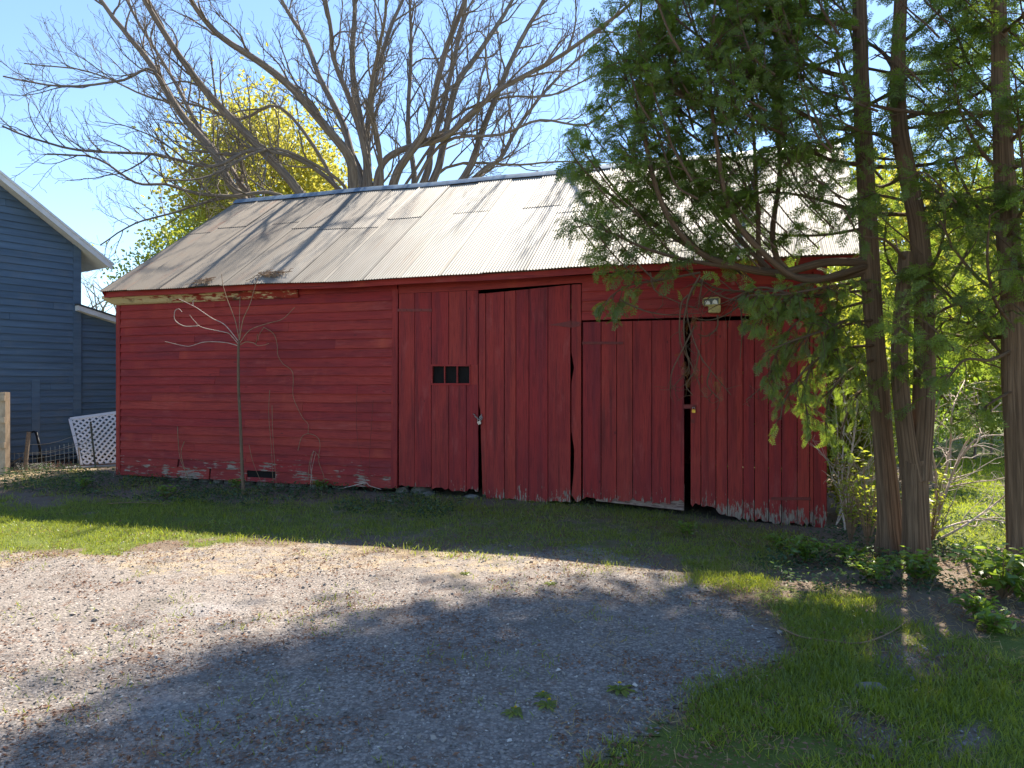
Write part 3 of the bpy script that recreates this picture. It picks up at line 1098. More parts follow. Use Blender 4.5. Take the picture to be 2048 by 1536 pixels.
mb = MB()
top = lambda z: SC if z < zt0 else SC - (z - zt0) / SLP
for _ in hboards(mb, -3.6, SC - .07, .22, top, .133, 0.0):
    pass
hw = mb.build('wall', SIDING, house)
mb = MB()
lt = lambda z: 3.3 if z < 2.55 else 3.3 - (z - 2.55) / .22
z = .22
for zz in hboards(mb, SC + .07, 3.4, .22, lambda z: lt(z), .133, -.03):
    if zz > 3.1:
        break
mb.build('wall', SIDING, house)
mb = MB()
for a, b, o0, o1, zt in ((SC - .075, SC + .075, -.03, .035, zt0 + .05), (-.34, -.20, 0, .03, 1.75)):
    V = np.array([HP(s, z, o) for s in (a, b) for z in (.15, zt) for o in (o0, o1)])
    mb.add(V, [(0, 1, 3, 2), (4, 6, 7, 5), (0, 4, 5, 1), (2, 3, 7, 6), (0, 2, 6, 4), (1, 5, 7, 3)], .6, V[:, [0, 2, 1]])
mb.build('corner_board', SIDING, house)
mb = MB()
V = np.array([HP(s, z, o) for s in (-3.6, 3.4) for z in (-.1, .22) for o in (-.2, -.035)])
mb.add(V, [(0, 1, 3, 2), (4, 6, 7, 5), (0, 4, 5, 1), (2, 3, 7, 6), (0, 2, 6, 4), (1, 5, 7, 3)], .5)
mb.build('foundation', simple('dark_foundation', (.05, .05, .052), .9), house)


def hslab(mb, pts, o0, o1, var=.5):
    n = len(pts)
    V = np.array([HP(s, z, o1) for s, z in pts] + [HP(s, z, o0) for s, z in pts])
    mb.add(V, [tuple(range(n)), tuple(range(2 * n - 1, n - 1, -1))] + [(i, i + n, (i + 1) % n + n, (i + 1) % n) for i in range(n)], var)


zr = lambda s: zt0 + (SC - s) * SLP
SE = SC + .52
mb = MB()
hslab(mb, [(-3.6, zr(-3.6) + .01), (SE, zr(SE) + .01), (SE, zr(SE) + .06), (-3.6, zr(-3.6) + .06)], -8, .30)
mb.build('soffit', WHITE, house)
mb = MB()
hslab(mb, [(-3.6, zr(-3.6) - .03), (SE + .03, zr(SE + .03) - .03), (SE + .03, zr(SE + .03) + .10), (-3.6, zr(-3.6) + .10)], .30, .325)
hslab(mb, [(-3.6, zr(-3.6) + .08), (SE + .05, zr(SE + .05) + .08), (SE + .05, zr(SE + .05) + .125), (-3.6, zr(-3.6) + .125)], .325, .345)
mb.build('rake_board', WHITE, house)
mb = MB()
hslab(mb, [(-3.6, zr(-3.6) + .062), (SE + .04, zr(SE + .04) + .062), (SE + .04, zr(SE + .04) + .13), (-3.6, zr(-3.6) + .13)], -8, .298)
mb.build('roof', SHINGLE, house)
l0, l1 = hpx(150, 612)[1], hpx(237, 640)[1]
s1_, s0_ = hpx(237, 640)[0], hpx(150, 612)[0]
ls = (l1 - l0) / (s1_ - s0_)
lz = lambda s: l0 + (s - s0_) * ls
mb = MB()
hslab(mb, [(SC - .04, lz(SC - .04) - .10), (3.6, lz(3.6) - .10), (3.6, lz(3.6)), (SC - .04, lz(SC - .04))], -3, .17)
mb.build('eave_trim', WHITE, house)
mb = MB()
hslab(mb, [(SC - .05, lz(SC - .05) + .002), (3.65, lz(3.65) + .002), (3.65, lz(3.65) + .035), (SC - .05, lz(SC - .05) + .035)], -3, .19)
mb.build('roof', SHINGLE, house)
mb = MB()
hslab(mb, [(-3.6, .15), (SC, .15), (SC, zt0), (-3.6, zr(-3.6))], -7.5, -.02)
hslab(mb, [(SC, .15), (3.4, .15), (3.4, lz(3.4) - .1), (SC, lz(SC) - .1)], -3, -.05)
mb.build('wall_core', SIDING, house)

# lattice panel leaning on the house
Lc = [PX(140, 838, 14.22), PX(300, 816, 14.9), PX(325, 922, 14.7), PX(166, 942, 13.85)]
lat = empty('lattice_panel', (Lc[2] + Lc[3]) / 2, 'white diagonal lattice panel leaning against the blue house', 'lattice panel')


def LP(a, b):
    return (Lc[0] * (1 - a) + Lc[1] * a) * (1 - b) + (Lc[3] * (1 - a) + Lc[2] * a) * b


ln = nrm(np.cross(Lc[1] - Lc[0], Lc[3] - Lc[0]))
if ln[1] > 0:
    ln = -ln


def strip_q(mb, p, q, wdt, th, off):
    d = nrm(q - p)
    sd = np.cross(d, ln)
    box(mb, (p + q) / 2 + ln * off, d, sd, ln, np.linalg.norm(q - p) / 2, wdt / 2, th / 2, .5)


mb = MB()
for p, q in (((0, 0), (1, 0)), ((1, 0), (1, 1)), ((1, 1), (0, 1)), ((0, 1), (0, 0))):
    strip_q(mb, LP(*p), LP(*q), .055, .03, 0)
mb.build('frame', PLASTICWHITE, lat)
mb = MB()
asp = np.linalg.norm(Lc[1] - Lc[0]) / np.linalg.norm(Lc[3] - Lc[0])
for sgn, off in ((1, .006), (-1, -.006)):
    k = -1.0
    while k < asp + 1:
        seg = []
        b0, b1 = 0.0, 1.0
        a0, a1 = (k, k + 1) if sgn > 0 else (k + 1, k)
        # clip a to 0..asp
        pts = []
        for f in np.linspace(0, 1, 41):
            a = a0 + (a1 - a0) * f
            if 0.02 <= a <= asp - .02:
                pts.append((a / asp, f))
        if len(pts) > 1:
            strip_q(mb, LP(*pts[0]), LP(*pts[-1]), .036, .009, off)
        k += .098
mb.build('lattice', PLASTICWHITE, lat)

# wooden fence end at the left edge
c = GP(9, 962)
fz = empty('wooden_fence', (c[0], c[1], 0), 'tan wooden fence end with rails at the left edge of the yard', 'fence')
mb = MB()
fd = nrm(np.array((-1, .12, 0)))
fn = np.array((fd[1], -fd[0], 0))
p0 = np.array((c[0], c[1], 0))
box(mb, p0 + UP * .75, fd, fn, UP, .06, .05, .77, .6)
mb.build('post', FENCEWOOD, fz)
for zz in (.62, 1.05, 1.42):
    mb = MB()
    box(mb, p0 + UP * zz - fn * .07 + fd * .9, fd, fn, UP, .98, .02, .045, random.random())
    mb.build('rail', FENCEWOOD, fz)
for k in range(10):
    mb = MB()
    box(mb, p0 + UP * .76 + fd * (.08 + k * .18) + fn * .07, fd, fn, UP, .08, .011, .74 + random.uniform(-.01, .01), random.random())
    mb.build('picket', FENCEWOOD, fz)

# sagging wire fence
wf = empty('wire_fence', (*GP(100, 945), 0), 'sagging wire garden fence on old posts before the blue house', 'fence')
stk = smooth_poly([PX(50, 952, 12.9), PX(54, 900, 12.9), PX(58, 864, 12.9)], 3)
mb = MB(); tube(mb, stk, .035, 7, cap=True); mb.build('post', OLDWOOD, wf)
tp = [PX(192, 944, 13.1), PX(186, 890, 13.1), PX(181, 843, 13.1)]
mb = MB(); tube(mb, tp, .019, 4, cap=True); mb.build('post', simple('olive_metal_post', (.13, .14, .11), .6, .3), wf)
tp = [PX(160, 945, 13.0), PX(157, 895, 13.0)]
mb = MB(); tube(mb, tp, .012, 5, cap=True); mb.build('post', OLDWOOD, wf)
mb = MB()
wires = [[(10, 908), (55, 906), (100, 902), (150, 888), (186, 874)], [(12, 922), (55, 919), (100, 912), (150, 902), (187, 890)], [(14, 934), (55, 930), (100, 922), (150, 912), (188, 905)], [(58, 889), (90, 888), (125, 880), (160, 866), (183, 852)], [(58, 908), (90, 907), (125, 899), (160, 890), (186, 882)]]
for wr in wires:
    tube(mb, smooth_poly([PX(x, y, 13.0) for x, y in wr], 4), .0042, 4)
for x in range(20, 186, 9):
    y0 = 905 - max(0, x - 60) * .25
    tube(mb, [PX(x, y0, 13.0), PX(x + 1, 940 - max(0, x - 60) * .12, 13.0)], .0028, 3)
mb.build('wire', GALV, wf)
mb = MB()
for k in range(46):
    x = 18 + k * 2.9
    for sg in (1, -1):
        tube(mb, [PX(x, 950, 12.95), PX(x + sg * 9, 936, 12.95), PX(x + sg * 17, 926, 12.95)], .0018, 3)
mb.build('netting', GALV, wf)
# black iron railing and a hand cart handle behind it
br = empty('iron_railing', (*GP(80, 935), 0), 'low black iron railing in front of the blue house foundation', 'railing')
mb = MB()
for y in (912, 929):
    tube(mb, [PX(18, y + 3, 13.5), PX(160, y - 4, 14.1)], .016, 4)
mb.build('rail', BLACKIRON, br)
for x in range(22, 160, 22):
    mb = MB()
    tube(mb, [PX(x, 911, 13.5 + (x - 18) / 142 * .6), PX(x, 938, 13.5 + (x - 18) / 142 * .6)], .012, 4)
    mb.build('baluster', BLACKIRON, br)
hc = empty('hand_cart', (*GP(78, 935), 0), 'black metal cart handles standing upright by the wire fence stake', 'cart')
mb = MB()
tube(mb, smooth_poly([PX(78, 930, 13.3), PX(80, 905, 13.3), PX(75, 880, 13.3), PX(70, 864, 13.35), PX(60, 866, 13.35)], 4), .018, 6)
tube(mb, smooth_poly([PX(84, 930, 13.2), PX(82, 905, 13.2), PX(78, 884, 13.2), PX(73, 864, 13.35)], 4), .016, 6)
tube(mb, [PX(78, 905, 13.3), PX(82, 905, 13.2)], .012, 5)
mb.build('handle', BLACKIRON, hc, smooth=True)
mb = MB()
box(mb, PX(80, 922, 13.4), (1, 0, 0), (0, 1, 0), UP, .06, .02, .11)
mb.build('base_plate', BLACKIRON, hc)
# poles lying on the ground
for lab, p, q, r, mt in (('rusty orange pipe lying below the white lattice panel', (148, 937, 13.0), (255, 917, 13.6), .026, simple('rusty_pipe', (.36, .19, .10), .7)), ('pale grey pole lying in front of the rusty pipe', (130, 948, 12.5), (250, 922, 13.2), .021, simple('pale_pole', (.5, .46, .40), .7))):
    mb = MB()
    a, b = PX(*p), PX(*q)
    a[2], b[2] = ground_z(a[0], a[1]) + r, ground_z(b[0], b[1]) + r + .02
    tube(mb, [a, (a + b) / 2, b], r, 8, cap=True)
    tag(mb.build('pole', mt, smooth=True), lab, 'pole')
for lab, p, q in (('dry stick leaning up from the ground beside the brown twig mound', (106, 960, 12.6), (129, 928, 12.8)), ('forked grey stick resting on the ground under the fence wires', (18, 930, 13.2), (45, 914, 13.2))):
    mb = MB()
    tube(mb, smooth_poly([PX(*p), (PX(*p) + PX(*q)) / 2 + np.array((.01, 0, .01)), PX(*q)], 3), [.016] * 4 + [.012, .01, .009], 6, cap=True)
    tag(mb.build('stick', OLDWOOD), lab, 'stick')
# brown mound of twigs
c = GP(120, 946)
mb = MB()
for k in range(260):
    a, e = random.uniform(0, 6.28), random.uniform(0.1, 1.5)
    d = np.array((math.cos(a) * math.cos(e), math.sin(a) * math.cos(e), math.sin(e) * .75))
    p = np.array((c[0], c[1], 0.0)) + np.array((random.gauss(0, .1), random.gauss(0, .08), 0))
    l = random.uniform(.16, .30)
    tube(mb, [p, p + d * l * .5 + np.random.default_rng(k).normal(0, .02, 3), p + d * l + np.random.default_rng(k + 999).normal(0, .03, 3)], [.005, .004, .002], 3, random.random())
tag(mb.build('dry_bush', DRYBROWN), 'low round brown dead bush in front of the iron railing', 'bush')


# ------------------------------------------------------------------ trees
def grow(mb, P, R, depth, rng, up=.35, spread=(.45, .95), cfg=None, tw=None):
    """side shoots along a limb, recursively; real tubes"""
    P = np.asarray(P, float)
    seg = np.linalg.norm(np.diff(P, axis=0), axis=1)
    L = np.concatenate([[0], np.cumsum(seg)])
    tot = L[-1]
    sp = cfg['space'][depth]
    s = tot * cfg['start'][depth] + rng.uniform(0, sp)
    side = rng.choice([-1, 1])
    while s < tot * .98:
        k = min(np.searchsorted(L, s) - 1, len(P) - 2)
        k = max(k, 0)
        f = (s - L[k]) / max(seg[k], 1e-6)
        p = P[k] * (1 - f) + P[k + 1] * f
        r = R[k] * (1 - f) + R[k + 1] * f
        t = nrm(P[k + 1] - P[k])
        q = rng.normal(0, 1, 3)
        q = nrm(q - t * (q @ t))
        a = rng.uniform(*spread)
        d = nrm(t * math.cos(a) + q * math.sin(a) + np.array((0, 0, up * .5)))
        ll = cfg['len'][depth] * rng.uniform(.5, 1.15) * (1 - .55 * s / tot)
        rr = min(r * .62, cfg['rad'][depth])
        n = cfg['n'][depth]
        pts = [p]
        dd = d
        for i in range(n):
            dd = nrm(dd + rng.normal(0, cfg['wig'][depth], 3) + np.array((0, 0, up * .16)))
            pts.append(pts[-1] + dd * ll / n)
        pts = np.array(pts)
        rad = np.linspace(rr, max(rr * .3, cfg['min']), n + 1)
        (tw if tw is not None and depth >= 1 else mb)
        tube(tw if tw is not None and depth >= 1 else mb, pts, rad, cfg['sides'][depth], rng.random())
        if depth + 1 < len(cfg['space']):
            grow(mb, pts, rad, depth + 1, rng, up, spread, cfg, tw)
        s += sp * rng.uniform(.6, 1.4)


# the big bare maple behind the barn
MY = 18.5
maple = empty('maple_tree', (PX(722, 768, MY)[0], MY, 0), 'huge bare many stemmed tree rising behind the barn roof', 'tree')
rng = np.random.default_rng(5)
mb = MB()
tube(mb, smooth_poly([np.array((PX(722, 768, MY)[0], MY, -.1)), PX(722, 800, MY), PX(722, 650, MY), PX(724, 520, MY)], 4), np.linspace(.85, .62, 13), 14)
mb.build('trunk', BARK, maple, smooth=True)
LIMBS = [
    ([(700, 560), (604, 391), (507, 281), (421, 189), (378, 128), (330, 55), (287, -20), (240, -120)], .20, -2.5),
    ([(690, 560), (488, 400), (427, 305), (360, 226), (305, 134), (256, 73), (201, 0), (150, -90)], .19, -1.0),
    ([(692, 570), (505, 396), (455, 330), (400, 262), (340, 150), (262, 20), (230, -60)], .13, 1.8),
    ([(708, 480), (706, 378), (700, 317), (659, 262), (586, 177), (519, 122), (452, 79), (397, 18), (360, -60)], .22, -3),
    ([(724, 480), (724, 366), (702, 305), (684, 244), (635, 147), (610, 79), (562, 0), (540, -80)], .19, 2.5),
    ([(728, 480), (739, 372), (726, 293), (702, 214), (665, 122), (659, 61), (647, 0), (640, -90)], .15, -1.5),
    ([(726, 500), (735, 330), (720, 232), (704, 122), (708, 0), (700, -120)], .20, 1.),
    ([(732, 500), (734, 366), (736, 256), (757, 140), (781, 61), (812, -12), (840, -90)], .16, 3.5),
    ([(745, 520), (762, 380), (756, 293), (738, 200), (750, 110), (765, 30), (760, -80)], .12, -3.5),
    ([(770, 540), (828, 380), (818, 262), (824, 122), (821, 0), (815, -100)], .14, 4.),
    ([(750, 520), (787, 366), (812, 317), (855, 256), (885, 122), (928, 0), (950, -100)], .20, -2.),
    ([(765, 530), (849, 360), (861, 305), (879, 244), (916, 92), (934, 0), (940, -110)], .17, 2.),
    ([(770, 540), (866, 360), (885, 293), (910, 171), (952, 110), (1001, 37), (1026, -6), (1060, -90)], .18, 3.5),
    ([(742, 480), (757, 345), (800, 300), (885, 275), (946, 220), (1007, 171), (1087, 128), (1160, 79), (1250, 12), (1320, -60)], .15, -2.5),
    ([(775, 540), (928, 354), (965, 262), (1007, 159), (1050, 67), (1087, 0), (1120, -80)], .16, 1.),
    ([(780, 545), (952, 354), (1001, 317), (1038, 256), (1099, 177), (1170, 110), (1240, 60)], .12, 4.),
    ([(700, 400), (640, 345), (580, 312), (500, 300), (421, 330), (305, 305), (244, 300), (122, 288), (0, 250)], .10, -3),
    ([(430, 300), (360, 232), (305, 140), (244, 158), (122, 168), (0, 146)], .075, -2),
    ([(708, 470), (650, 330), (560, 215), (480, 240), (400, 216), (300, 200), (180, 150), (40, 130)], .085, 3.),
    ([(695, 480), (560, 390), (470, 392), (397, 385), (330, 366), (268, 360), (190, 310), (90, 300)], .085, -3.),
    ([(690, 500), (520, 402), (430, 400), (341, 427), (275, 446), (207, 488)], .065, 2.),
    ([(700, 430), (688, 372), (630, 330), (560, 300), (500, 310), (420, 350), (330, 360)], .075, -4),
    ([(790, 460), (892, 336), (1038, 330), (1123, 324), (1230, 330)], .07, 3.),
    ([(800, 430), (880, 290), (1000, 270), (1080, 240), (1170, 250), (1240, 200)], .07, -3),
    ([(790, 400), (905, 240), (1010, 195), (1100, 190), (1190, 150), (1280, 120)], .06, 2),
]
cfg = dict(space=[.41, .26, .18], start=[.26, .15, .1], len=[2.7, 1.25, .55], rad=[.030, .013, .0075], n=[7, 5, 4], wig=[.17, .22, .3], sides=[5, 3, 3], min=.005)
for pts, r, dz in LIMBS:
    n = len(pts)
    P3 = [PX(x, y, MY + dz * (i / (n - 1)) ** 1.2) for i, (x, y) in enumerate(pts)]
    P3 = smooth_poly(P3, 4)
    P3 += np.cumsum(rng.normal(0, .012, P3.shape), 0) * np.linspace(0, 1, len(P3))[:, None]
    R3 = np.linspace(r * .66, max(r * .2, .018), len(P3))
    mb = MB()
    tube(mb, P3, R3, 9 if r > .1 else 7, rng.random())
    grow(mb, P3, R3, 0, rng, .4, (.38, .85), cfg)
    mb.build('limb', BARK, maple, smooth=True)


def leaf_shape(fold=.12):
    V = np.array([(0, 0, 0), (.35, .28, fold), (.75, .2, fold * .6), (1, 0, -.08), (.75, -.2, fold * .6), (.35, -.28, fold)])
    return V, [np.array([(0, 1, 2, 3), (0, 3, 4, 5)])]


LEAFV, LEAFF = leaf_shape()


def crown(mb, cen, rad, n, size, clumps, rng, tight=.22, droop=.2, var_spread=.5):
    cen, rad = np.asarray(cen, float), np.asarray(rad, float)
    d = nrm(rng.normal(0, 1, (clumps, 3)))
    cc = d * (rng.uniform(.25, 1, clumps) ** .5)[:, None]
    cv = rng.random(clumps)
    wgt = rng.uniform(.2, 1, clumps) ** 1.3
    k = rng.choice(clumps, n, p=wgt / wgt.sum())
    P = cen + rad * (cc[k] + rng.normal(0, tight, (n, 3)) * np.array((1, 1, .75)))
    D = rng.normal(0, 1, (n, 3)) + np.array((0, 0, -droop))
    Nr = rng.normal(0, 1, (n, 3)) + np.array((0, 0, .6))
    scatter(mb, LEAFV, LEAFF, P, D, Nr, size * rng.uniform(.6, 1.3, n), np.clip(cv[k] * var_spread + rng.random(n) * (1 - var_spread), 0, 1))
    return cen + rad * cc


def leafy_tree(label, group, x, y, h, rad, n, size, mat, rng, clumps=60, trunk_r=.12, cz=.6, name='leafy_tree', cat='tree', barkm=None):
    zg = float(ground_z(x, y))
    e = empty(name, (x, y, zg), label, cat, group)
    c = np.array((x, y, zg + h * cz))
    mb = MB()
    cl = crown(mb, c, rad, int(n * 1.5), size * 1.15, clumps, rng)
    mb.build('crown', mat, e)
    mb = MB()
    tp = np.array([(x, y, zg - .05), (x + rng.normal(0, .08), y, zg + h * .3), (x + rng.normal(0, .15), y, zg + h * .6), (x + rng.normal(0, .2), y, zg + h * .9)])
    tube(mb, smooth_poly(tp, 3), np.linspace(trunk_r, trunk_r * .25, 10), 8)
    for q in cl[:26]:
        b = tp[1] * .6 + tp[2] * .4 if q[2] > tp[1][2] else tp[1] * .7 + tp[0] * .3
        if h > 18:
            b = tp[2] * .6 + tp[3] * .4
        mid = (b + q) / 2 + np.array((0, 0, .1 * rad[2]))
        tube(mb, smooth_poly([b, mid, q], 3), np.linspace(trunk_r * .35, .006, 7), 4, rng.random())
    mb.build('trunk', barkm or BARK, e, smooth=True)
    return e


# yellow tree seen behind the maple's limbs
rng = np.random.default_rng(21)
yt = PX(540, 330, 30)
leafy_tree('yellow green tree in fresh leaf behind the bare limbs and the barn ridge', None, yt[0], 30., 13.6, (3.3, 3.0, 4.7), 21000, .165, YELLOWLEAF, rng, 110, .2, .66)
yt = PX(385, 490, 25)
leafy_tree('smaller green tree low behind the left end of the barn roof', None, yt[0], 25., 7.6, (2.1, 2.0, 1.9), 4200, .12, LIMELEAF, rng, 40, .12, .74)
# thin bare tree far between house and barn
cfg2 = dict(space=[.5, .35], start=[.2, .1], len=[1.8, .8], rad=[.03, .012], n=[5, 4], wig=[.12, .2], sides=[3, 3], min=.008)
fx = PX(200, 600, 42)
ft = empty('bare_tree', (fx[0], 42, 0), 'pale thin bare tree far behind between house and barn', 'tree')
mb = MB()
for k in range(9):
    P = np.array([(fx[0], 42, 0), (fx[0] + rng.normal(0, .5), 42, 3), (fx[0] + rng.normal(0, 1.1), 42 + rng.normal(0, .6), 6), (fx[0] + rng.normal(0, 1.5), 42 + rng.normal(0, 1), 7.8)])
    P = smooth_poly(P, 3)
    R = np.linspace(.11, .015, len(P))
    tube(mb, P, R, 4)
    grow(mb, P, R, 0, rng, .5, (.3, .8), cfg2)
mb.build('trunk', simple('pale_far_bark', (.30, .25, .23), .9), ft)

# ------------------------------------------------------------------ cedars
def frond(n=9, lobes=True):
    Q, V = [], []

    def rh(a, b, w):
        a, b = np.array(a, float), np.array(b, float)
        d = b - a
        p = np.array((-d[1], d[0])) / max(np.linalg.norm(d), 1e-6) * w / 2
        m = a * .5 + b * .5
        for q in (a, m + p, b, m - p):
            V.append((q[0], q[1], -.30 * q[0] ** 2 - .25 * q[1] ** 2))
        k = len(V)
        Q.append((k - 4, k - 3, k - 2, k - 1))
    rh((0, 0), (.55, 0), .045)
    rh((.5, 0), (1, 0), .06)
    for i in range(n):
        x = .1 + .82 * i / n
        sd = 1 if i % 2 else -1
        L = .42 * (1 - x) ** .55 + .06
        dx, dy = L * .74, L * .67 * sd
        rh((x, 0), (x + dx, dy), .062)
        if lobes:
            rh((x + dx * .35, dy * .35), (x + dx * .35 + L * .42, dy * .35 + .03 * sd), .05)
            rh((x + dx * .5, dy * .5), (x + dx * .5 + L * .12, dy * .5 + L * .40 * sd), .048)
    return np.array(V), [np.array(Q)]


FR_HI, FR_LO = frond(9, True), frond(8, False)


def cedar_limb(P, r0, wood, fol, rng, start=.15, dens=1.0, tl=(.22, .55), hang=.25, size=(.095, .165), clump=1.0, tip=True, dead=None, lo=False, shade=.0):
    P = smooth_poly(P, 5)
    R = np.linspace(r0, max(.006, r0 * .18), len(P))
    tube(wood, P, R, 7 if r0 > .02 else 5, rng.random())
    seg = np.linalg.norm(np.diff(P, axis=0), axis=1)
    L = np.concatenate([[0], np.cumsum(seg)])
    tot = L[-1]
    s = tot * start
    ph = rng.uniform(0, 10)
    pos, dirs, nr, sz, vr = [], [], [], [], []
    base_var = rng.uniform(.1, .75)
    while s < tot:
        gate = .5 + .5 * math.sin(s * 5.5 + ph) + rng.normal(0, .25)
        if gate > .22 * clump:
            k = max(0, min(np.searchsorted(L, s) - 1, len(P) - 2))
            f = (s - L[k]) / max(seg[k], 1e-6)
            p = P[k] * (1 - f) + P[k + 1] * f
            t = nrm(P[k + 1] - P[k])
            q = rng.normal(0, 1, 3) * np.array((1, 1, .55))
            q = nrm(q - t * (q @ t))
            a = rng.uniform(.5, 1.15)
            d = nrm(t * math.cos(a) + q * math.sin(a))
            ll = rng.uniform(*tl) * (1.05 - .5 * s / tot)
            n = 5
            pts = [p]
            for i in range(n):
                d = nrm(d + rng.normal(0, .13, 3) + np.array((0, 0, -hang * .35)))
                pts.append(pts[-1] + d * ll / n)
            pts = np.array(pts)
            tube(wood, pts, np.linspace(min(.007, r0 * .5), .002, n + 1), 3, rng.random())
            m = int(rng.integers(6, 10))
            cv = base_var + rng.normal(0, .16)
            for j in range(m):
                g = (j + 1) / m
                g0 = .15 + .85 * g
                kk = min(int(g0 * n), n - 1)
                ff = g0 * n - kk
                pp = pts[kk] * (1 - ff) + pts[kk + 1] * ff
                tt = nrm(pts[kk + 1] - pts[kk])
                ux, uy = 1024 + pp[0] / pp[1] * F, 768 - (pp[2] - CH) / pp[1] * F
                if 1362 < ux < 1490 and 568 < uy < 700:
                    continue          # the branch in front of the lamp has shed its foliage
                sd = rng.normal(0, 1, 3) * np.array((1, 1, .6))
                pos.append(pp)
                dirs.append(tt * .8 + sd * .55 + np.array((0, 0, -hang)))
                nr.append(rng.normal(0, .7, 3) + np.array((0, -.25, .8)))
                sz.append(rng.uniform(*size))
                vr.append(np.clip(cv + rng.normal(0, .14), 0, 1))
        s += .047 / dens * rng.uniform(.6, 1.4)
    if pos:
        fr = FR_LO if lo else FR_HI
        scatter(fol, fr[0], fr[1], np.array(pos), np.array(dirs), np.array(nr), np.array(sz), np.array(vr))


def radial_limbs(trunkfn, z0, z1, count, length, wood, fol, rng, az=None, rise=.35, r0=.022, **kw):
    for k in range(count):
        z = z0 + (z1 - z0) * (k + rng.random()) / count
        b = trunkfn(z)
        a = rng.uniform(0, 2 * math.pi) if az is None else rng.uniform(*az)
        l = length(z) * rng.uniform(.7, 1.15)
        d = np.array((math.cos(a), math.sin(a), 0))
        P = [b, b + d * l * .35 + UP * l * .02, b + d * l * .7 + UP * l * rise * .35, b + d * l + UP * l * rise * rng.uniform(.5, 1.4)]
        cedar_limb(P, r0 * rng.uniform(.7, 1.2), wood, fol, rng, **kw)


def trunk_fn(P):
    P = np.asarray(P)
    return lambda z: np.array([np.interp(z, P[:, 2], P[:, i]) for i in range(3)])


# cedar one: darker trunk, with the long low limbs reaching over the roof
rng = np.random.default_rng(33)
Y1 = 6.95
T1 = smooth_poly([PX(1786, 1112, Y1), PX(1768, 900, Y1), PX(1752, 700, Y1), PX(1740, 500, Y1), PX(1730, 300, Y1), PX(1722, 100, Y1), PX(1716, -200, Y1), PX(1712, -620, Y1), PX(1710, -1000, Y1)], 8)
c1 = empty('cedar_tree', (T1[0][0], Y1, 0), 'cedar with a single dark trunk and long low limbs over the barn roof', 'tree', 'row of cedars by the barn')
mb = MB()
R = np.interp(np.linspace(0, 1, len(T1)), [0, .04, .12, .5, 1], [.13, .102, .092, .078, .03])
tube(mb, T1, R, 26, lobes=.3)
mb.build('trunk', CBARK, c1, smooth=True)
wd_, fo_ = MB(), MB()
J = [
    ([(1742, 525, 6.95), (1650, 525, 6.9), (1560, 545, 6.8), (1480, 535, 6.7), (1400, 505, 6.6), (1335, 430, 6.5), (1298, 320, 6.5), (1284, 200, 6.5), (1280, 60, 6.6), (1290, -80, 6.6)], .045, .42),
    ([(1742, 540, 6.95), (1640, 560, 6.97), (1570, 540, 7.03), (1545, 470, 7.08), (1560, 340, 7.12), (1548, 180, 7.12), (1552, 20, 7.18), (1560, -120, 7.18)], .042, .45),
    ([(1742, 530, 6.95), (1610, 560, 6.7), (1520, 500, 6.5), (1460, 420, 6.4), (1435, 300, 6.3), (1420, 160, 6.3), (1430, 0, 6.3), (1440, -140, 6.3)], .036, .45),
    ([(1640, 555, 6.95), (1530, 540, 6.9), (1516, 430, 6.9), (1508, 280, 6.9), (1500, 120, 6.9), (1490, -60, 6.9)], .032, .35),
    ([(1560, 545, 6.8), (1430, 520, 6.9), (1300, 445, 7.03), (1215, 385, 7.08), (1160, 330, 7.12), (1140, 300, 7.12)], .026, .32),
    ([(1540, 545, 6.8), (1400, 525, 6.6), (1300, 500, 6.4), (1220, 465, 6.3), (1150, 440, 6.2)], .022, .40),
    ([(1480, 535, 6.7), (1400, 500, 6.9), (1330, 460, 7.08), (1250, 400, 7.18), (1190, 320, 7.22), (1170, 260, 7.22)], .022, .3),
    ([(1540, 540, 6.8), (1470, 470, 7.08), (1400, 380, 7.22), (1350, 260, 7.33), (1340, 120, 7.38), (1345, -20, 7.38)], .026, .4),
    ([(1735, 430, 6.95), (1640, 400, 7.03), (1560, 385, 7.08), (1470, 385, 7.12)], .022, .35),
    ([(1728, 260, 6.95), (1650, 250, 6.8), (1560, 200, 6.6), (1470, 130, 6.5), (1380, 60, 6.4), (1310, 0, 6.3)], .028, .25),
    ([(1724, 160, 6.95), (1640, 140, 7.08), (1540, 90, 7.18), (1440, 10, 7.28), (1360, -60, 7.33)], .028, .22),
    ([(1726, 330, 6.95), (1660, 320, 6.7), (1590, 280, 6.4), (1510, 240, 6.2), (1450, 200, 6.1)], .024, .2),
    ([(1722, 60, 6.95), (1620, 30, 6.7), (1500, -30, 6.5), (1380, -90, 6.4)], .026, .2),
    ([(1738, 560, 6.95), (1660, 590, 6.7), (1590, 590, 6.5), (1520, 575, 6.35), (1460, 600, 6.3)], .022, .5),
    ([(1400, 545, 6.6), (1320, 560, 6.5), (1260, 570, 6.5), (1225, 590, 6.5), (1210, 610, 6.5)], .012, .45),
    ([(1690, 540, 6.9), (1560, 580, 6.6), (1450, 580, 6.5), (1400, 560, 6.5)], .014, .5),
]
for pts, r, st in J:
    big = pts[0][0] > 1730
    cedar_limb([PX(*p) for p in pts], r, wd_, fo_, rng, start=st, dens=.92, tl=(.25, .60), clump=1.05)
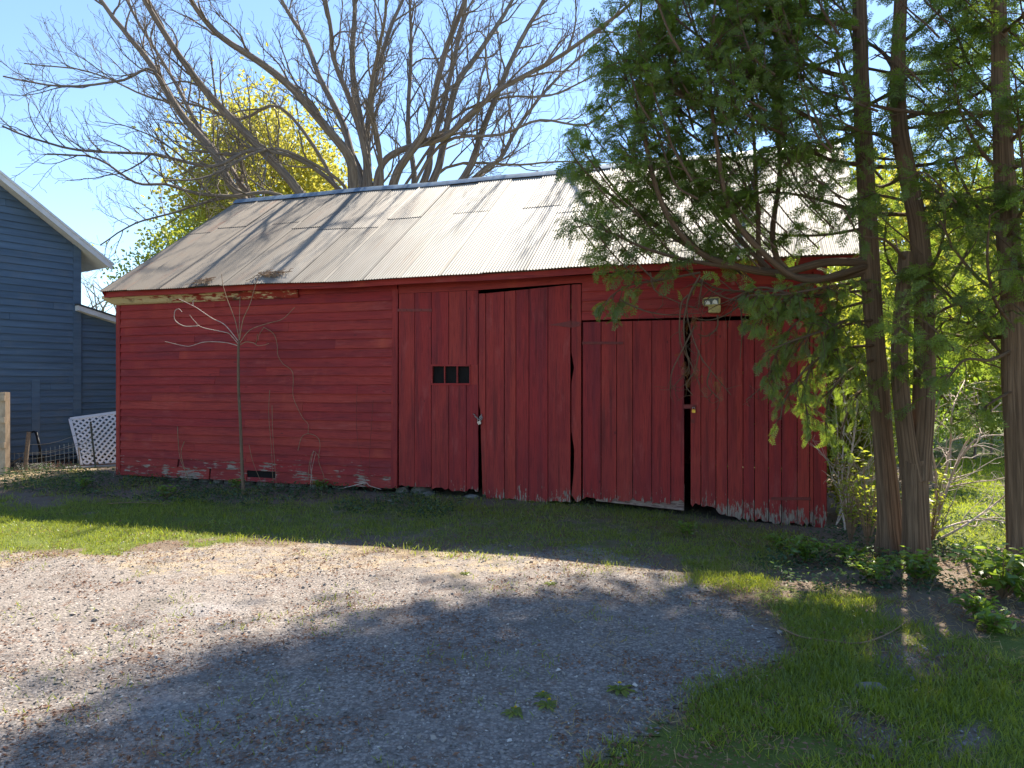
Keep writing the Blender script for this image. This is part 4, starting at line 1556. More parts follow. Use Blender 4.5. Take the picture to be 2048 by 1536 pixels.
# upright side shoots make the dense upper left mass
for k in range(56):
    x = rng.uniform(1250, 1690)
    y = rng.uniform(-60, 330)
    Yb = rng.uniform(6.1, 7.3)
    cedar_limb([PX(x + rng.uniform(30, 90), y + rng.uniform(60, 130), Yb), PX(x + 15, y + 40, Yb), PX(x - 10, y - 30, Yb + .1), PX(x - rng.uniform(0, 60), y - 110, Yb + .15)], .012, wd_, fo_, rng, start=.1, dens=.95, tl=(.22, .5), clump=1.0)
for k in range(44):      # loose sprays over the roof, thinner
    x = rng.uniform(1170, 1640)
    y = rng.uniform(300, 500)
    Yb = rng.uniform(6.3, 7.6)
    cedar_limb([PX(x + 70, y + 70, Yb), PX(x + 25, y + 25, Yb), PX(x - 15, y - 25, Yb), PX(x - 40, y - 60, Yb)], .008, wd_, fo_, rng, start=.2, dens=.8, tl=(.12, .32), clump=1.4)
# hanging foliage in front of the right doors
for pts in ([(1740, 600, 6.9), (1670, 620, 6.7), (1600, 640, 6.5), (1560, 690, 6.4), (1535, 760, 6.4)], [(1745, 690, 6.9), (1670, 700, 6.6), (1610, 740, 6.5), (1570, 800, 6.4), (1560, 840, 6.4)],
            [(1745, 640, 6.9), (1690, 650, 6.7), (1640, 690, 6.6), (1610, 780, 6.5), (1620, 850, 6.5)], [(1740, 580, 6.9), (1640, 590, 6.6), (1570, 600, 6.4), (1510, 650, 6.3)],
            [(1745, 720, 6.9), (1700, 740, 6.7), (1660, 790, 6.6), (1650, 860, 6.6)], [(1742, 560, 6.9), (1650, 575, 6.5), (1560, 590, 6.2), (1500, 590, 6.1)],
            [(1745, 660, 6.9), (1700, 640, 6.6), (1650, 660, 6.4), (1590, 680, 6.3), (1540, 700, 6.2)], [(1748, 760, 6.9), (1715, 790, 6.75), (1690, 840, 6.7), (1680, 880, 6.7)]):
    cedar_limb([PX(*p) for p in pts], .016, wd_, fo_, rng, start=.2, dens=1.35, tl=(.18, .45), hang=.38, size=(.07, .125), clump=.9)
tf = trunk_fn(T1)
radial_limbs(tf, 4.6, 8.6, 8, lambda z: np.interp(z, [4.5, 6.5, 8.8], [2.2, 1.9, .7]), wd_, fo_, rng, dens=.6, lo=True, tl=(.25, .55), size=(.14, .22))
radial_limbs(tf, 2.9, 4.8, 6, lambda z: 1.7, wd_, fo_, rng, az=(-.2, 2.6), dens=.7, tl=(.25, .5))
# bare hanging twigs over the doors
for pts in ([(1420, 545), (1385, 580), (1368, 640), (1372, 700), (1385, 735), (1400, 770)], [(1400, 550), (1375, 600), (1378, 650), (1400, 710), (1425, 745), (1462, 790)], [(1376, 590), (1362, 610), (1360, 680), (1378, 730), (1350, 770)],
            [(1500, 580), (1470, 600), (1420, 580), (1385, 548)], [(1435, 630), (1434, 655), (1415, 672), (1395, 668)], [(1500, 590), (1460, 625), (1420, 640), (1385, 635)], [(1405, 560), (1400, 590), (1396, 620)],
            [(1390, 650), (1370, 690), (1345, 740), (1340, 775)], [(1398, 700), (1390, 740), (1372, 770), (1385, 790)], [(1420, 740), (1415, 770), (1440, 800)], [(1480, 590), (1484, 660), (1480, 720)],
            [(1300, 545), (1310, 580), (1345, 600), (1395, 618)], [(1240, 600), (1290, 622), (1340, 630), (1400, 626)], [(1630, 640), (1600, 690), (1540, 760), (1492, 800)]):
    P = smooth_poly([PX(x, y, 6.45 + .03 * math.sin(x)) for x, y in pts], 4)
    tube(wd_, P, np.linspace(.009, .0035, len(P)), 5, rng.random())
    for k in range(len(P) // 2):
        p = P[rng.integers(len(P) // 3, len(P))]
        d = nrm(rng.normal(0, .5, 3) + np.array((0, 0, -.7)))
        tube(wd_, [p, p + d * .08, p + nrm(d + rng.normal(0, .4, 3)) * .16], [.003, .0025, .0015], 3, rng.random())
wd_.build('limb', CBARK, c1, smooth=True)
fo_.build('crown', CEDAR, c1)
wb = MB()
for x, y in ((1480, 545), (1655, 560), (1662, 590), (1385, 640), (1375, 720), (1390, 745), (1430, 765)):
    P0 = PX(x, y, 6.4)
    n = 8
    scatter(wb, FR_LO[0], FR_LO[1], P0 + rng.normal(0, .04, (n, 3)), rng.normal(0, .4, (n, 3)) + np.array((0, 0, -1)), rng.normal(0, 1, (n, 3)), rng.uniform(.06, .13, n), rng.random(n))
wb.build('dead_foliage', CEDARBROWN, c1)

# cedar two: forked trunk
Y2 = 6.58
c2 = empty('cedar_tree', (PX(1834, 1130, Y2)[0], Y2, 0), 'cedar with a pale forked trunk and one broken off stem', 'tree', 'row of cedars by the barn')
base = smooth_poly([PX(1834, 1140, Y2), PX(1832, 1080, Y2), PX(1830, 1000, Y2), PX(1828, 920, Y2)], 8)
mb = MB()
tube(mb, base, np.interp(np.linspace(0, 1, len(base)), [0, .25, 1], [.145, .116, .104]), 28, lobes=1.7)
mb.build('trunk', CBARK, c2, smooth=True)
st1 = smooth_poly([PX(1826, 960, Y2), PX(1812, 860, Y2 - .03), PX(1802, 760, Y2 - .06), PX(1801, 680, Y2 - .07), PX(1807, 590, Y2 - .06), PX(1813, 505, Y2 - .05)], 8)
mb = MB()
tube(mb, st1, np.linspace(.078, .060, len(st1)), 22, cap=True, lobes=.9)
o_ = mb.build('stem', CBARK, c2, smooth=True)
o_['label'] = 'broken off left stem of the fork'
st2 = smooth_poly([PX(1836, 960, Y2), PX(1846, 840, Y2 + .03), PX(1849, 700, Y2 + .06), PX(1846, 560, Y2 + .08), PX(1836, 450, Y2 + .1), PX(1816, 350, Y2 + .1), PX(1799, 250, Y2 + .1), PX(1797, 120, Y2 + .1), PX(1802, 0, Y2 + .1), PX(1808, -250, Y2 + .1), PX(1812, -600, Y2), PX(1814, -950, Y2)], 8)
mb = MB()
tube(mb, st2, np.interp(np.linspace(0, 1, len(st2)), [0, .3, .6, 1], [.090, .080, .068, .025]), 22, lobes=2.4)
mb.build('stem', CBARK, c2, smooth=True)
wd_, fo_ = MB(), MB()
for pts, r, st in (([(1798, 240, 6.68), (1870, 215, 6.6), (1930, 180, 6.5), (1990, 150, 6.4)], .026, .35), ([(1797, 90, 6.68), (1850, 50, 6.8), (1900, 0, 7), (1960, -60, 7.2)], .022, .3), ([(1800, 290, 6.68), (1760, 270, 6.5), (1715, 260, 6.3), (1660, 230, 6.1)], .026, .35), ([(1800, 160, 6.68), (1770, 110, 6.9), (1730, 80, 7.1), (1680, 30, 7.2)], .026, .35),
                   ([(1815, 330, 6.68), (1870, 380, 6.5), (1930, 430, 6.3), (1990, 440, 6.2)], .020, .35), ([(1840, 470, 6.68), (1890, 440, 6.9), (1940, 380, 7.2), (1960, 300, 7.3)], .022, .35), ([(1848, 620, 6.6), (1900, 560, 6.9), (1950, 470, 7.2), (1965, 400, 7.3)], .026, .5),
                   ([(1848, 560, 6.6), (1880, 500, 6.3), (1890, 430, 6.1), (1880, 360, 6.1)], .02, .4), ([(1846, 580, 6.62), (1800, 560, 6.9), (1770, 500, 7.2), (1775, 420, 7.3)], .018, .4), ([(1850, 690, 6.6), (1900, 700, 6.9), (1960, 690, 7.2), (2010, 700, 7.4)], .018, .4), ([(1848, 640, 6.6), (1910, 610, 6.4), (1980, 600, 6.2), (2030, 560, 6.1)], .018, .35),
                   ([(1812, 520, 6.5), (1770, 480, 6.3), (1720, 470, 6.1), (1690, 420, 6.0)], .016, .35), ([(1805, 400, 6.6), (1750, 390, 6.4), (1700, 400, 6.2), (1660, 380, 6.1)], .015, .3)):
    cedar_limb([PX(*p) for p in pts], r, wd_, fo_, rng, start=st, dens=.75, tl=(.2, .5), clump=1.25)
tf = trunk_fn(st2)
radial_limbs(tf, 4.4, 8.4, 7, lambda z: np.interp(z, [4.5, 6.5, 8.8], [2.0, 1.7, .7]), wd_, fo_, rng, dens=.6, lo=True, tl=(.25, .55), size=(.14, .22))
radial_limbs(tf, 2.4, 4.6, 7, lambda z: 1.6, wd_, fo_, rng, az=(-.3, 2.6), dens=.6, tl=(.2, .5))
wd_.build('limb', CBARK, c2, smooth=True)
fo_.build('crown', CEDAR, c2)

# cedar three at the right edge
Y3 = 6.2
T3 = smooth_poly([PX(2046, 1158, Y3), PX(2040, 1000, Y3), PX(2032, 800, Y3), PX(2028, 650, Y3), PX(2018, 500, Y3), PX(2008, 320, Y3), PX(2000, 100, Y3), PX(1996, -250, Y3), PX(1994, -700, Y3), PX(1994, -1050, Y3)], 8)
c3 = empty('cedar_tree', (T3[0][0], Y3, 0), 'cedar at the right edge with its trunk partly out of the picture', 'tree', 'row of cedars by the barn')
mb = MB()
tube(mb, T3, np.interp(np.linspace(0, 1, len(T3)), [0, .06, .5, 1], [.15, .112, .08, .025]), 26, lobes=.1)
mb.build('trunk', CBARK, c3, smooth=True)
wd_, fo_ = MB(), MB()
for pts, r, st in (([(2024, 600, 6.2), (1960, 560, 6.0), (1910, 500, 5.9), (1880, 440, 5.8)], .02, .3), ([(2015, 450, 6.2), (1960, 420, 6.4), (1915, 340, 6.5), (1900, 260, 6.6)], .02, .3), ([(2026, 700, 6.2), (1980, 720, 5.95), (1930, 720, 5.8), (1890, 760, 5.7)], .018, .35), ([(2010, 350, 6.2), (1960, 300, 6.0), (1920, 220, 5.9), (1900, 120, 5.9)], .02, .25),
                   ([(2004, 200, 6.2), (1950, 150, 6.4), (1910, 60, 6.5), (1890, -20, 6.5)], .02, .25), ([(2028, 660, 6.2), (1990, 600, 5.8), (1975, 520, 5.7), (1980, 430, 5.6)], .018, .3), ([(2026, 640, 6.2), (2080, 560, 6.0), (2090, 450, 5.9), (2060, 350, 5.8)], .018, .3), ([(2030, 780, 6.2), (1990, 800, 6.0), (1950, 830, 5.9)], .014, .3),
                   ([(2010, 480, 6.2), (2050, 400, 5.8), (2040, 280, 5.7), (2030, 150, 5.6)], .018, .2), ([(2008, 300, 6.2), (2050, 240, 6.0), (2060, 120, 5.9), (2040, 0, 5.8)], .018, .2), ([(2028, 740, 6.2), (1960, 660, 6.4), (1900, 640, 6.6), (1870, 660, 6.6)], .016, .35)):
    cedar_limb([PX(*p) for p in pts], r, wd_, fo_, rng, start=st, dens=.85, tl=(.2, .5), clump=1.1)
for k in range(72):
    x, y, Yb = rng.uniform(1790, 2100), -60 + 820 * rng.random() ** 1.25, rng.uniform(5.7, 7.6)
    cedar_limb([PX(x + 40, y + 50, Yb), PX(x + 10, y + 20, Yb), PX(x - 25, y - 10, Yb + .1), PX(x - 60, y - 30 + rng.uniform(-40, 50), Yb + .1)], .009, wd_, fo_, rng, start=.1, dens=.8, tl=(.15, .42), clump=1.1)
tf = trunk_fn(T3)
radial_limbs(tf, 4.0, 8.6, 9, lambda z: np.interp(z, [4, 6.5, 8.8], [2.2, 1.8, .7]), wd_, fo_, rng, dens=.6, lo=True, tl=(.25, .55), size=(.14, .22))
radial_limbs(tf, 1.9, 4.4, 15, lambda z: 1.9, wd_, fo_, rng, az=(-1.5, 1.9), dens=.6, lo=True, tl=(.25, .5), size=(.14, .2))
wd_.build('limb', CBARK, c3, smooth=True)
fo_.build('crown', CEDAR, c3)

# ------------------------------------------------------------------ bright growth behind the cedars
rng = np.random.default_rng(77)
BG = [
    ('tall lime green bush close behind the barn right corner', 5.3, 11.4, 3.2, (1.0, .9, 1.3), 5200, .075, LIMELEAF),
    ('loose yellow green bush between the barn corner and the dark cedar trunk', 4.55, 9.4, 2.6, (.5, .6, 1.15), 6500, .065, LIMELEAF),
    ('dense green bush seen between the two left cedar trunks', 6.6, 12.6, 3.0, (1.2, 1.0, 1.2), 4200, .08, SHRUBLEAF),
    ('dark green bush at the far edge of the sunny lawn', 11.2, 16.6, 3.6, (1.9, 1.4, 1.5), 5200, .11, SHRUBLEAF),
    ('yellow bush left of the dark bush behind the lawn', 8.7, 16.2, 3.2, (1.3, 1.1, 1.3), 4200, .10, YELLOWLEAF),
    ('lime bush at the right end behind the lawn', 13.6, 17.0, 4.2, (1.8, 1.5, 1.9), 5200, .12, LIMELEAF),
    ('wide yellow green bush in the middle behind the lawn', 9.9, 15.2, 4.4, (1.6, 1.2, 1.7), 5200, .10, LIMELEAF),
    ('tall yellow green tree behind the lawn bushes', 10.5, 22.0, 8.6, (2.7, 2.4, 3.2), 8500, .14, LIMELEAF),
    ('tall spring tree rising directly behind the forked cedar', 13.6, 24.0, 9.2, (2.9, 2.5, 3.4), 8500, .15, YELLOWLEAF),
    ('tall green tree at the far right behind the cedars', 18.0, 25.0, 9.4, (3.2, 2.8, 3.6), 8500, .15, SHRUBLEAF),
    ('broad lime tree behind the barn right gable', 8.2, 19.0, 5.8, (1.9, 1.8, 2.3), 6000, .12, LIMELEAF),
]
for lab, x, y, h, rd, n, sz, mt in BG:
    big = h > 5
    leafy_tree(lab, 'trees and bushes beyond the cedars', x, y, h, rd, n, sz, mt, rng, 60, .13 if big else .03, .62 if big else .55, 'leafy_tree' if big else 'leafy_bush', 'tree' if big else 'bush')
leafy_tree('very tall leafy tree added behind the barn, its unseen crown shading the gravel', 'trees and bushes beyond the cedars', 6.1, 16.3, 22.2, (2.35, 1.6, 3.2), 9500, .16, SHRUBLEAF, rng, 95, .13, .82)  # added tree, crown above the view, shaped to throw the foreground shade
# bare pale shrub on the lawn edge
bs = empty('bare_shrub', (*GP(1858, 1085), 0), 'bare pale branching shrub right of the forked cedar trunk', 'shrub')
cfg3 = dict(space=[.20, .13], start=[.2, .1], len=[.75, .32], rad=[.009, .0045], n=[5, 4], wig=[.2, .25], sides=[4, 3], min=.002)
mb = MB()
for pts in ([(1862, 1085), (1890, 990), (1930, 890), (1985, 820), (2030, 790)], [(1862, 1085), (1880, 1000), (1900, 900), (1905, 820), (1930, 760)], [(1866, 1085), (1930, 1050), (2000, 1000), (2040, 960)], [(1864, 1085), (1900, 960), (1950, 880), (2020, 870)], [(1860, 1085), (1880, 1060), (1950, 1040), (2030, 1045)], [(1862, 1080), (1872, 960), (1862, 880), (1880, 800)]):
    P = smooth_poly([PX(x, y, 7.55 + .5 * rng.normal() * i / 4) for i, (x, y) in enumerate(pts)], 4)
    R = np.linspace(.017, .005, len(P))
    tube(mb, P, R, 6, rng.random())
    grow(mb, P, R, 0, rng, .1, (.4, 1.0), cfg3)
mb.build('branches', TWIG, bs, smooth=True)
# tangle of thin brush by the barn corner
for lab, pts in (('thin tangled brush stems at the barn right corner', [(1690, 1060), (1700, 960), (1720, 860), (1735, 760)]), ('ochre arching stem beside the barn right corner post', [(1672, 1050), (1690, 1000), (1730, 940), (1760, 900)])):
    mb = MB()
    for k in range(4):
        off = rng.normal(0, 14, 2)
        P = smooth_poly([PX(x + off[0] * i, y + off[1] * .4 * i, 8.2 + rng.normal(0, .15)) for i, (x, y) in enumerate(pts)], 4)
        R = np.linspace(.010, .003, len(P))
        tube(mb, P, R, 4, rng.random())
        grow(mb, P, R, 0, rng, .1, (.4, 1.0), cfg3)
    tag(mb.build('brush', TWIG), lab, 'brush')

# ------------------------------------------------------------------ sapling and climbers before the barn
sb = GP(488, 996)
sap = empty('sapling', (sb[0], sb[1], 0), 'slender young sapling with pale curled twigs before the clapboard wall', 'sapling')
SY = sb[1]
mb = MB()
P = smooth_poly([PX(488, 1000, SY), PX(484, 930, SY), PX(481, 850, SY), PX(477, 770, SY), PX(477, 690, SY), PX(479, 682, SY)], 4)
tube(mb, P, np.linspace(.027, .016, len(P)), 8)
mb.build('trunk', bark('sapling_bark', (.24, .165, .11), (.15, .10, .065), (9, 3, 9)), sap, smooth=True)
for pts, dy in (([(478, 690), (463, 672), (452, 665), (405, 655), (390, 643), (379, 630)], -.3), ([(396, 652), (368, 652), (350, 640), (350, 622), (358, 618), (364, 624)], -.35), ([(478, 684), (450, 650), (425, 637), (400, 620), (387, 612), (358, 598)], .1), ([(386, 611), (386, 603), (389, 600)], .12),
                ([(478, 692), (450, 685), (410, 684), (385, 691), (370, 692), (330, 683)], -.15), ([(479, 682), (470, 640), (455, 600), (446, 570), (443, 548)], .15), ([(479, 680), (486, 640), (500, 608), (514, 560), (519, 553)], -.2), ([(479, 682), (479, 640), (480, 592)], .3),
                ([(480, 685), (500, 660), (535, 647), (565, 638), (590, 614)], .25), ([(480, 690), (492, 684), (507, 686), (515, 691), (528, 690), (538, 687)], -.2), ([(511, 688), (514, 680), (515, 668)], -.2)):
    mb = MB()
    n = len(pts)
    P = smooth_poly([PX(x, y, SY + dy * i / (n - 1)) if pts[0][0] > 470 else PX(x, y, SY + dy) for i, (x, y) in enumerate(pts)], 5)
    tube(mb, P, np.linspace(.0068, .0042, len(P)), 6, rng.random())
    mb.build('branch', TWIG if pts[-1][0] < 400 or pts[0][0] < 400 else STEM, sap, smooth=True)


def wall_stem(name, label, cat, lines, r, mat, o=.06, group=None):
    mb = MB()
    for pts in lines:
        P = smooth_poly([WP(wt(x, y)[0], o + .02 * rng.random(), wt(x, y)[1]) for x, y in pts], 4)
        tube(mb, P, np.linspace(r, r * .6, len(P)), 5, rng.random())
    return tag(mb.build(name, mat, smooth=True), label, cat, group)


wall_stem('vine', 'long dry vine winding down the clapboards right of the sapling', 'vine', [[(533, 655), (553, 668), (560, 690), (562, 710), (572, 728), (590, 745), (592, 790), (600, 815), (612, 837), (622, 848), (621, 866)], [(602, 900), (608, 874), (622, 867), (640, 874), (646, 890), (642, 920), (652, 950), (656, 976)], [(533, 655), (525, 670), (522, 682)], [(622, 960), (624, 925), (632, 902), (645, 915)]], .0055, STEM)
wall_stem('dry_stalk', 'dry forked stem against the left clapboards with a dark tip', 'stalk', [[(366, 852), (368, 890), (372, 920), (385, 950), (392, 975)], [(378, 882), (372, 905), (380, 940), (396, 985)]], .006, STEM, .10, 'dry stalks against the clapboards')
wall_stem('dry_stalk', 'pair of thin tall stems in the middle of the clapboard wall', 'stalk', [[(549, 780), (546, 830), (552, 900), (556, 985)], [(553, 810), (555, 870), (562, 990)]], .0045, STEM, .10, 'dry stalks against the clapboards')
wall_stem('dry_stalk', 'pair of thin red stems nearest the left door post', 'stalk', [[(722, 770), (720, 850), (730, 920), (744, 975)], [(754, 800), (750, 860), (746, 920), (750, 980)]], .0045, RUSTRED, .10, 'dry stalks against the clapboards')
wall_stem('dry_stalk', 'short pale stems below the end of the winding vine', 'stalk', [[(634, 975), (630, 930), (636, 900)], [(628, 985), (632, 940), (640, 905)]], .004, TWIG, .10, 'dry stalks against the clapboards')
wall_stem('dry_stalk', 'slanting stem just right of the sapling trunk base', 'stalk', [[(508, 888), (515, 920), (530, 960), (545, 985)]], .004, STEM, .10, 'dry stalks against the clapboards')
wall_stem('dry_stalk', 'broken pale cane lying low against the wall by the left door post', 'stalk', [[(690, 975), (720, 968), (745, 962), (752, 968), (775, 975)]], .008, TWIG, .18, 'dry stalks against the clapboards')
wall_stem('dry_stalk', 'leaning pale cane at the far left foot of the barn', 'stalk', [[(244, 985), (252, 955), (258, 930)]], .005, TWIG, .25, 'dry stalks against the clapboards')

# fallen branches
for lab, pts in (('long thin fallen branch arching over grass and bare soil at right', [(1560, 1262), (1600, 1282), (1650, 1290), (1720, 1297), (1780, 1275), (1830, 1240)]), ('short dark twig lying at the gravel edge below the right doors', [(1462, 1075), (1480, 1092), (1498, 1103)]), ('pale cane lying in the weeds at the left in front of the barn', [(215, 1012), (270, 1010), (340, 1014)])):
    mb = MB()
    P3 = []
    for x, y in pts:
        g = GP(x, y)
        P3.append((g[0], g[1], float(ground_z(g[0], g[1])) + .03))
    P3 = smooth_poly(P3, 4)
    tube(mb, P3, np.linspace(.0075, .0035, len(P3)), 6)
    tag(mb.build('fallen_branch', STEM, smooth=True), lab, 'branch')


# ------------------------------------------------------------------ ground cover
def rand_ground(n, x0, x1, y0, y1):
    x, y = RNG.uniform(x0, x1, n), RNG.uniform(y0, y1, n)
    return x, y


def pix(x, y):
    return 1024 + x / y * F, 768 + CH / y * F


def blades(name, x, y, h, mat, width=.11, lean=.45, varf=None):
    mb = MB()
    n = len(x)
    z = ground_z(x, y)
    for k, bend in enumerate((.05, .25, .5, .8)):
        idx = np.arange(k, n, 4)
        V = np.array([(0, -.5 * width, 0), (0, .5 * width, 0), (.5, -.42 * width, .10 * bend), (.5, .42 * width, .10 * bend), (.82, -.22 * width, .35 * bend), (.82, .22 * width, .35 * bend), (.98 - .15 * bend, 0, .65 * bend)])
        Fa = [np.array([(0, 1, 3, 2), (2, 3, 5, 4)]), np.array([(4, 5, 6)])]
        m = len(idx)
        D = RNG.normal(0, lean, (m, 3))
        D[:, 2] = 1
        a = RNG.uniform(0, 6.28, m)
        Nr = np.stack([np.cos(a), np.sin(a), np.zeros(m)], -1)
        v = RNG.random(m) if varf is None else varf[idx]
        scatter(mb, V, Fa, np.stack([x[idx], y[idx], z[idx] - .004], -1), D, Nr, h[idx], v)
    return tag(mb.build(name, mat), kind='stuff')


# lawn right and left, thinned by patchy noise
def grass_patch(n, x0, x1, y0, y1, hmin, hmax, thr=.35, mult=1.0):
    x, y = rand_ground(n, x0, x1, y0, y1)
    g, l, s = masks(x, y)
    p = l * sstep(thr - .14, thr + .16, fbm(x * 2.2, y * 2.2, 3)) * mult
    k = RNG.random(n) < p
    x, y = x[k], y[k]
    hv = hmin + (hmax - hmin) * (.35 * RNG.random(len(x)) + .65 * fbm(x * 2.8, y * 2.8, 8))
    return x, y, hv


a = grass_patch(130000, .3, 5.2, 2.9, 6.6, .025, .095, .44)
b = grass_patch(100000, -8.6, 4.8, 6.3, 10.2, .025, .085, .30)
x, y, h = (np.concatenate(q) for q in zip(a, b))
blades('grass', x, y, h, GRASS, .075, .5, np.clip(fbm(x * 1.5, y * 1.5, 14) * .9 + RNG.normal(0, .18, len(x)), 0, 1))
a = grass_patch(90000, 4.2, 13, 6.8, 15.5, .03, .07, .2)
blades('far_grass', *a, FARGRASS, .12, .5, np.clip(.65 + RNG.normal(0, .2, len(a[0])), 0, 1))
n = 60000
x, y = rand_ground(n, .2, 5.2, 2.7, 6.9)
g, l, s = masks(x, y)
k = RNG.random(n) < (.16 + .55 * np.clip(1 - np.abs(l - .45) * 2.2, 0, 1)) * sstep(.35, .6, fbm(x * 3.1, y * 3.1, 15))
x, y = x[k], y[k]
blades('grass_thatch', x, y, RNG.uniform(.02, .085, len(x)), STRAW, .06, 1.7)
n = 70000
x, y = rand_ground(n, -.6, 5.2, 2.7, 7.4)
g, l, s = masks(x, y)
k = RNG.random(n) < .5 * np.clip(1 - np.abs(l - .4) * 2.4, 0, 1) * sstep(.45, .62, fbm(x * 4.3, y * 4.3, 17))
x, y = x[k], y[k]
blades('verge_grass', x, y, RNG.uniform(.02, .075, len(x)), GRASS, .10, .9)
# thin growth along the barn foot and scattered over the gravel
n = 70000
x, y = rand_ground(n, -8, 4.3, 6.5, 12.4)
dx, dy = x - PL[0], y - PL[1]
o_ = dx * N3[0] + dy * N3[1]
t_ = dx * A3[0] + dy * A3[1]
k = (o_ > .02) & (o_ < 3.2) & (RNG.random(n) < .75 * sstep(.42, .62, fbm(x * 1.8, y * 1.8, 31)))
x, y = x[k], y[k]
blades('sparse_grass', x, y, RNG.uniform(.03, .09, len(x)), GRASS, .10, .6)
n = 60000
x, y = rand_ground(n, -6, 3.5, 2.4, 8.2)
g, l, s = masks(x, y)
k = (RNG.random(n) < (.5 * s + .42 * g) * sstep(.57, .70, fbm(x * 1.6, y * 1.6, 41)))
x, y = x[k], y[k]
blades('gravel_grass', x, y, RNG.uniform(.02, .06, len(x)), GRASS, .11, .7, np.clip(.5 + RNG.normal(0, .25, len(x)), 0, 1))
n = 110000
x, y = rand_ground(n, -9.5, 4.5, 6, 13.5)
g, l, s = masks(x, y)
k = RNG.random(n) < np.maximum(s * .45, .05)
x, y = x[k], y[k]
blades('dry_grass', x, y, RNG.uniform(.02, .07, len(x)), STRAW, .10, 1.6)

# gravel stones
ov = np.array([(1, 0, 0), (-1, 0, 0), (0, 1, 0), (0, -1, 0), (0, 0, 1), (0, 0, -1)], float)
of = [np.array([(0, 2, 4), (2, 1, 4), (1, 3, 4), (3, 0, 4), (2, 0, 5), (1, 2, 5), (3, 1, 5), (0, 3, 5)])]
mb = MB()
n = 46000
y = 2.5 + 5.3 * RNG.random(n) ** 1.4
x = RNG.uniform(-1, 1, n) * (y * .75 + .2)
g, l, s = masks(x, y)
k = RNG.random(n) < g * (.45 + .55 * fbm(x * 3, y * 3, 61))
x, y = x[k], y[k]
n = len(x)
sz = .0035 + .007 * RNG.random(n) ** 2.5 + np.where(RNG.random(n) < .05, .013 * RNG.random(n), 0)
for q in range(6):
    i = np.arange(q, n, 6)
    V = ov * np.random.default_rng(q).uniform(.55, 1.25, (6, 1)) * np.array((1.25, 1, .7))
    scatter(mb, V, of, np.stack([x[i], y[i], ground_z(x[i], y[i]) + .006 + sz[i] * .3], -1), RNG.normal(0, 1, (len(i), 3)) * np.array((1, 1, .3)), RNG.normal(0, .35, (len(i), 3)) + UP, sz[i], RNG.random(len(i)))
PEB = Mat('gravel_chips')
v_ = PEB.attr('var')
cc = PEB.mix(v_, (.12, .105, .095), (.36, .32, .28))
cc = PEB.mix(PEB.ss(v_, .95, .97), cc, (.52, .47, .42))
tag(mb.build('gravel', PEB.done(PEB.pbr(cc, .85))), kind='stuff')

# dead leaves and chips
mb = MB()
n = 150000
y = 2.5 + 10 * RNG.random(n) ** 1.3
x = RNG.uniform(-1, 1, n) * (y * .78 + .2)
g, l, s = masks(x, y)
dx, dy = x - PL[0], y - PL[1]
o_ = dx * N3[0] + dy * N3[1]
pr = .50 + .5 * s + .3 * (1 - g) * (1 - l)
pr *= sstep(.38, .62, fbm(x * 2.4, y * 2.4, 71))
k = (o_ > .05) & (RNG.random(n) < pr)
x, y = x[k], y[k]
n = len(x)
CH_V = np.array([(0, 0, 0), (.4, .22, .16), (1, .05, .05), (.45, -.22, .12)])
scatter(mb, CH_V, [np.array([(0, 1, 2, 3)])], np.stack([x, y, ground_z(x, y) + .011], -1), RNG.normal(0, 1, (n, 3)) * np.array((1, 1, .25)), RNG.normal(0, .5, (n, 3)) + UP, .010 + .028 * RNG.random(n) ** 2.2, RNG.random(n))
tag(mb.build('leaf_litter', LITTER), kind='stuff')
# small leafed ground cover along the barn foot and beneath the cedars
mb = MB()
n = 130000
x, y = rand_ground(n, -8.8, 7.6, 5.6, 12.6)
px, py = pix(x, y)
dx, dy = x - PL[0], y - PL[1]
o_ = dx * N3[0] + dy * N3[1]
t_ = dx * A3[0] + dy * A3[1]
barnfoot = (o_ > .05) & (o_ < 1.5) & (t_ < 6.6)
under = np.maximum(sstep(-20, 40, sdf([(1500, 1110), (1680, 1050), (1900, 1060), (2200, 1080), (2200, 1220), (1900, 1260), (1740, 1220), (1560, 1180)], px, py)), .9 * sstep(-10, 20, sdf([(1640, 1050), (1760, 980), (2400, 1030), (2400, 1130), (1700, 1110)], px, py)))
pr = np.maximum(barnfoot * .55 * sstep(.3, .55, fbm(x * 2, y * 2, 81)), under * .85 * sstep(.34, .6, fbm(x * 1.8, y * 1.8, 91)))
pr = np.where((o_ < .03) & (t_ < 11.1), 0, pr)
k = RNG.random(n) < pr
x, y = x[k], y[k]
n = len(x)
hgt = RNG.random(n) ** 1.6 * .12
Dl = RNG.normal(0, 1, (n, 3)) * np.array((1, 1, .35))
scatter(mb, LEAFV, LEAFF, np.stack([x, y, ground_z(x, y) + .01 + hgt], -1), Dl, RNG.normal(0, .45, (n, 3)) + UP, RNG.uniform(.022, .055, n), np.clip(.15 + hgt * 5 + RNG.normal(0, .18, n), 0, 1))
tag(mb.build('ground_cover', DARKLEAF), kind='stuff')


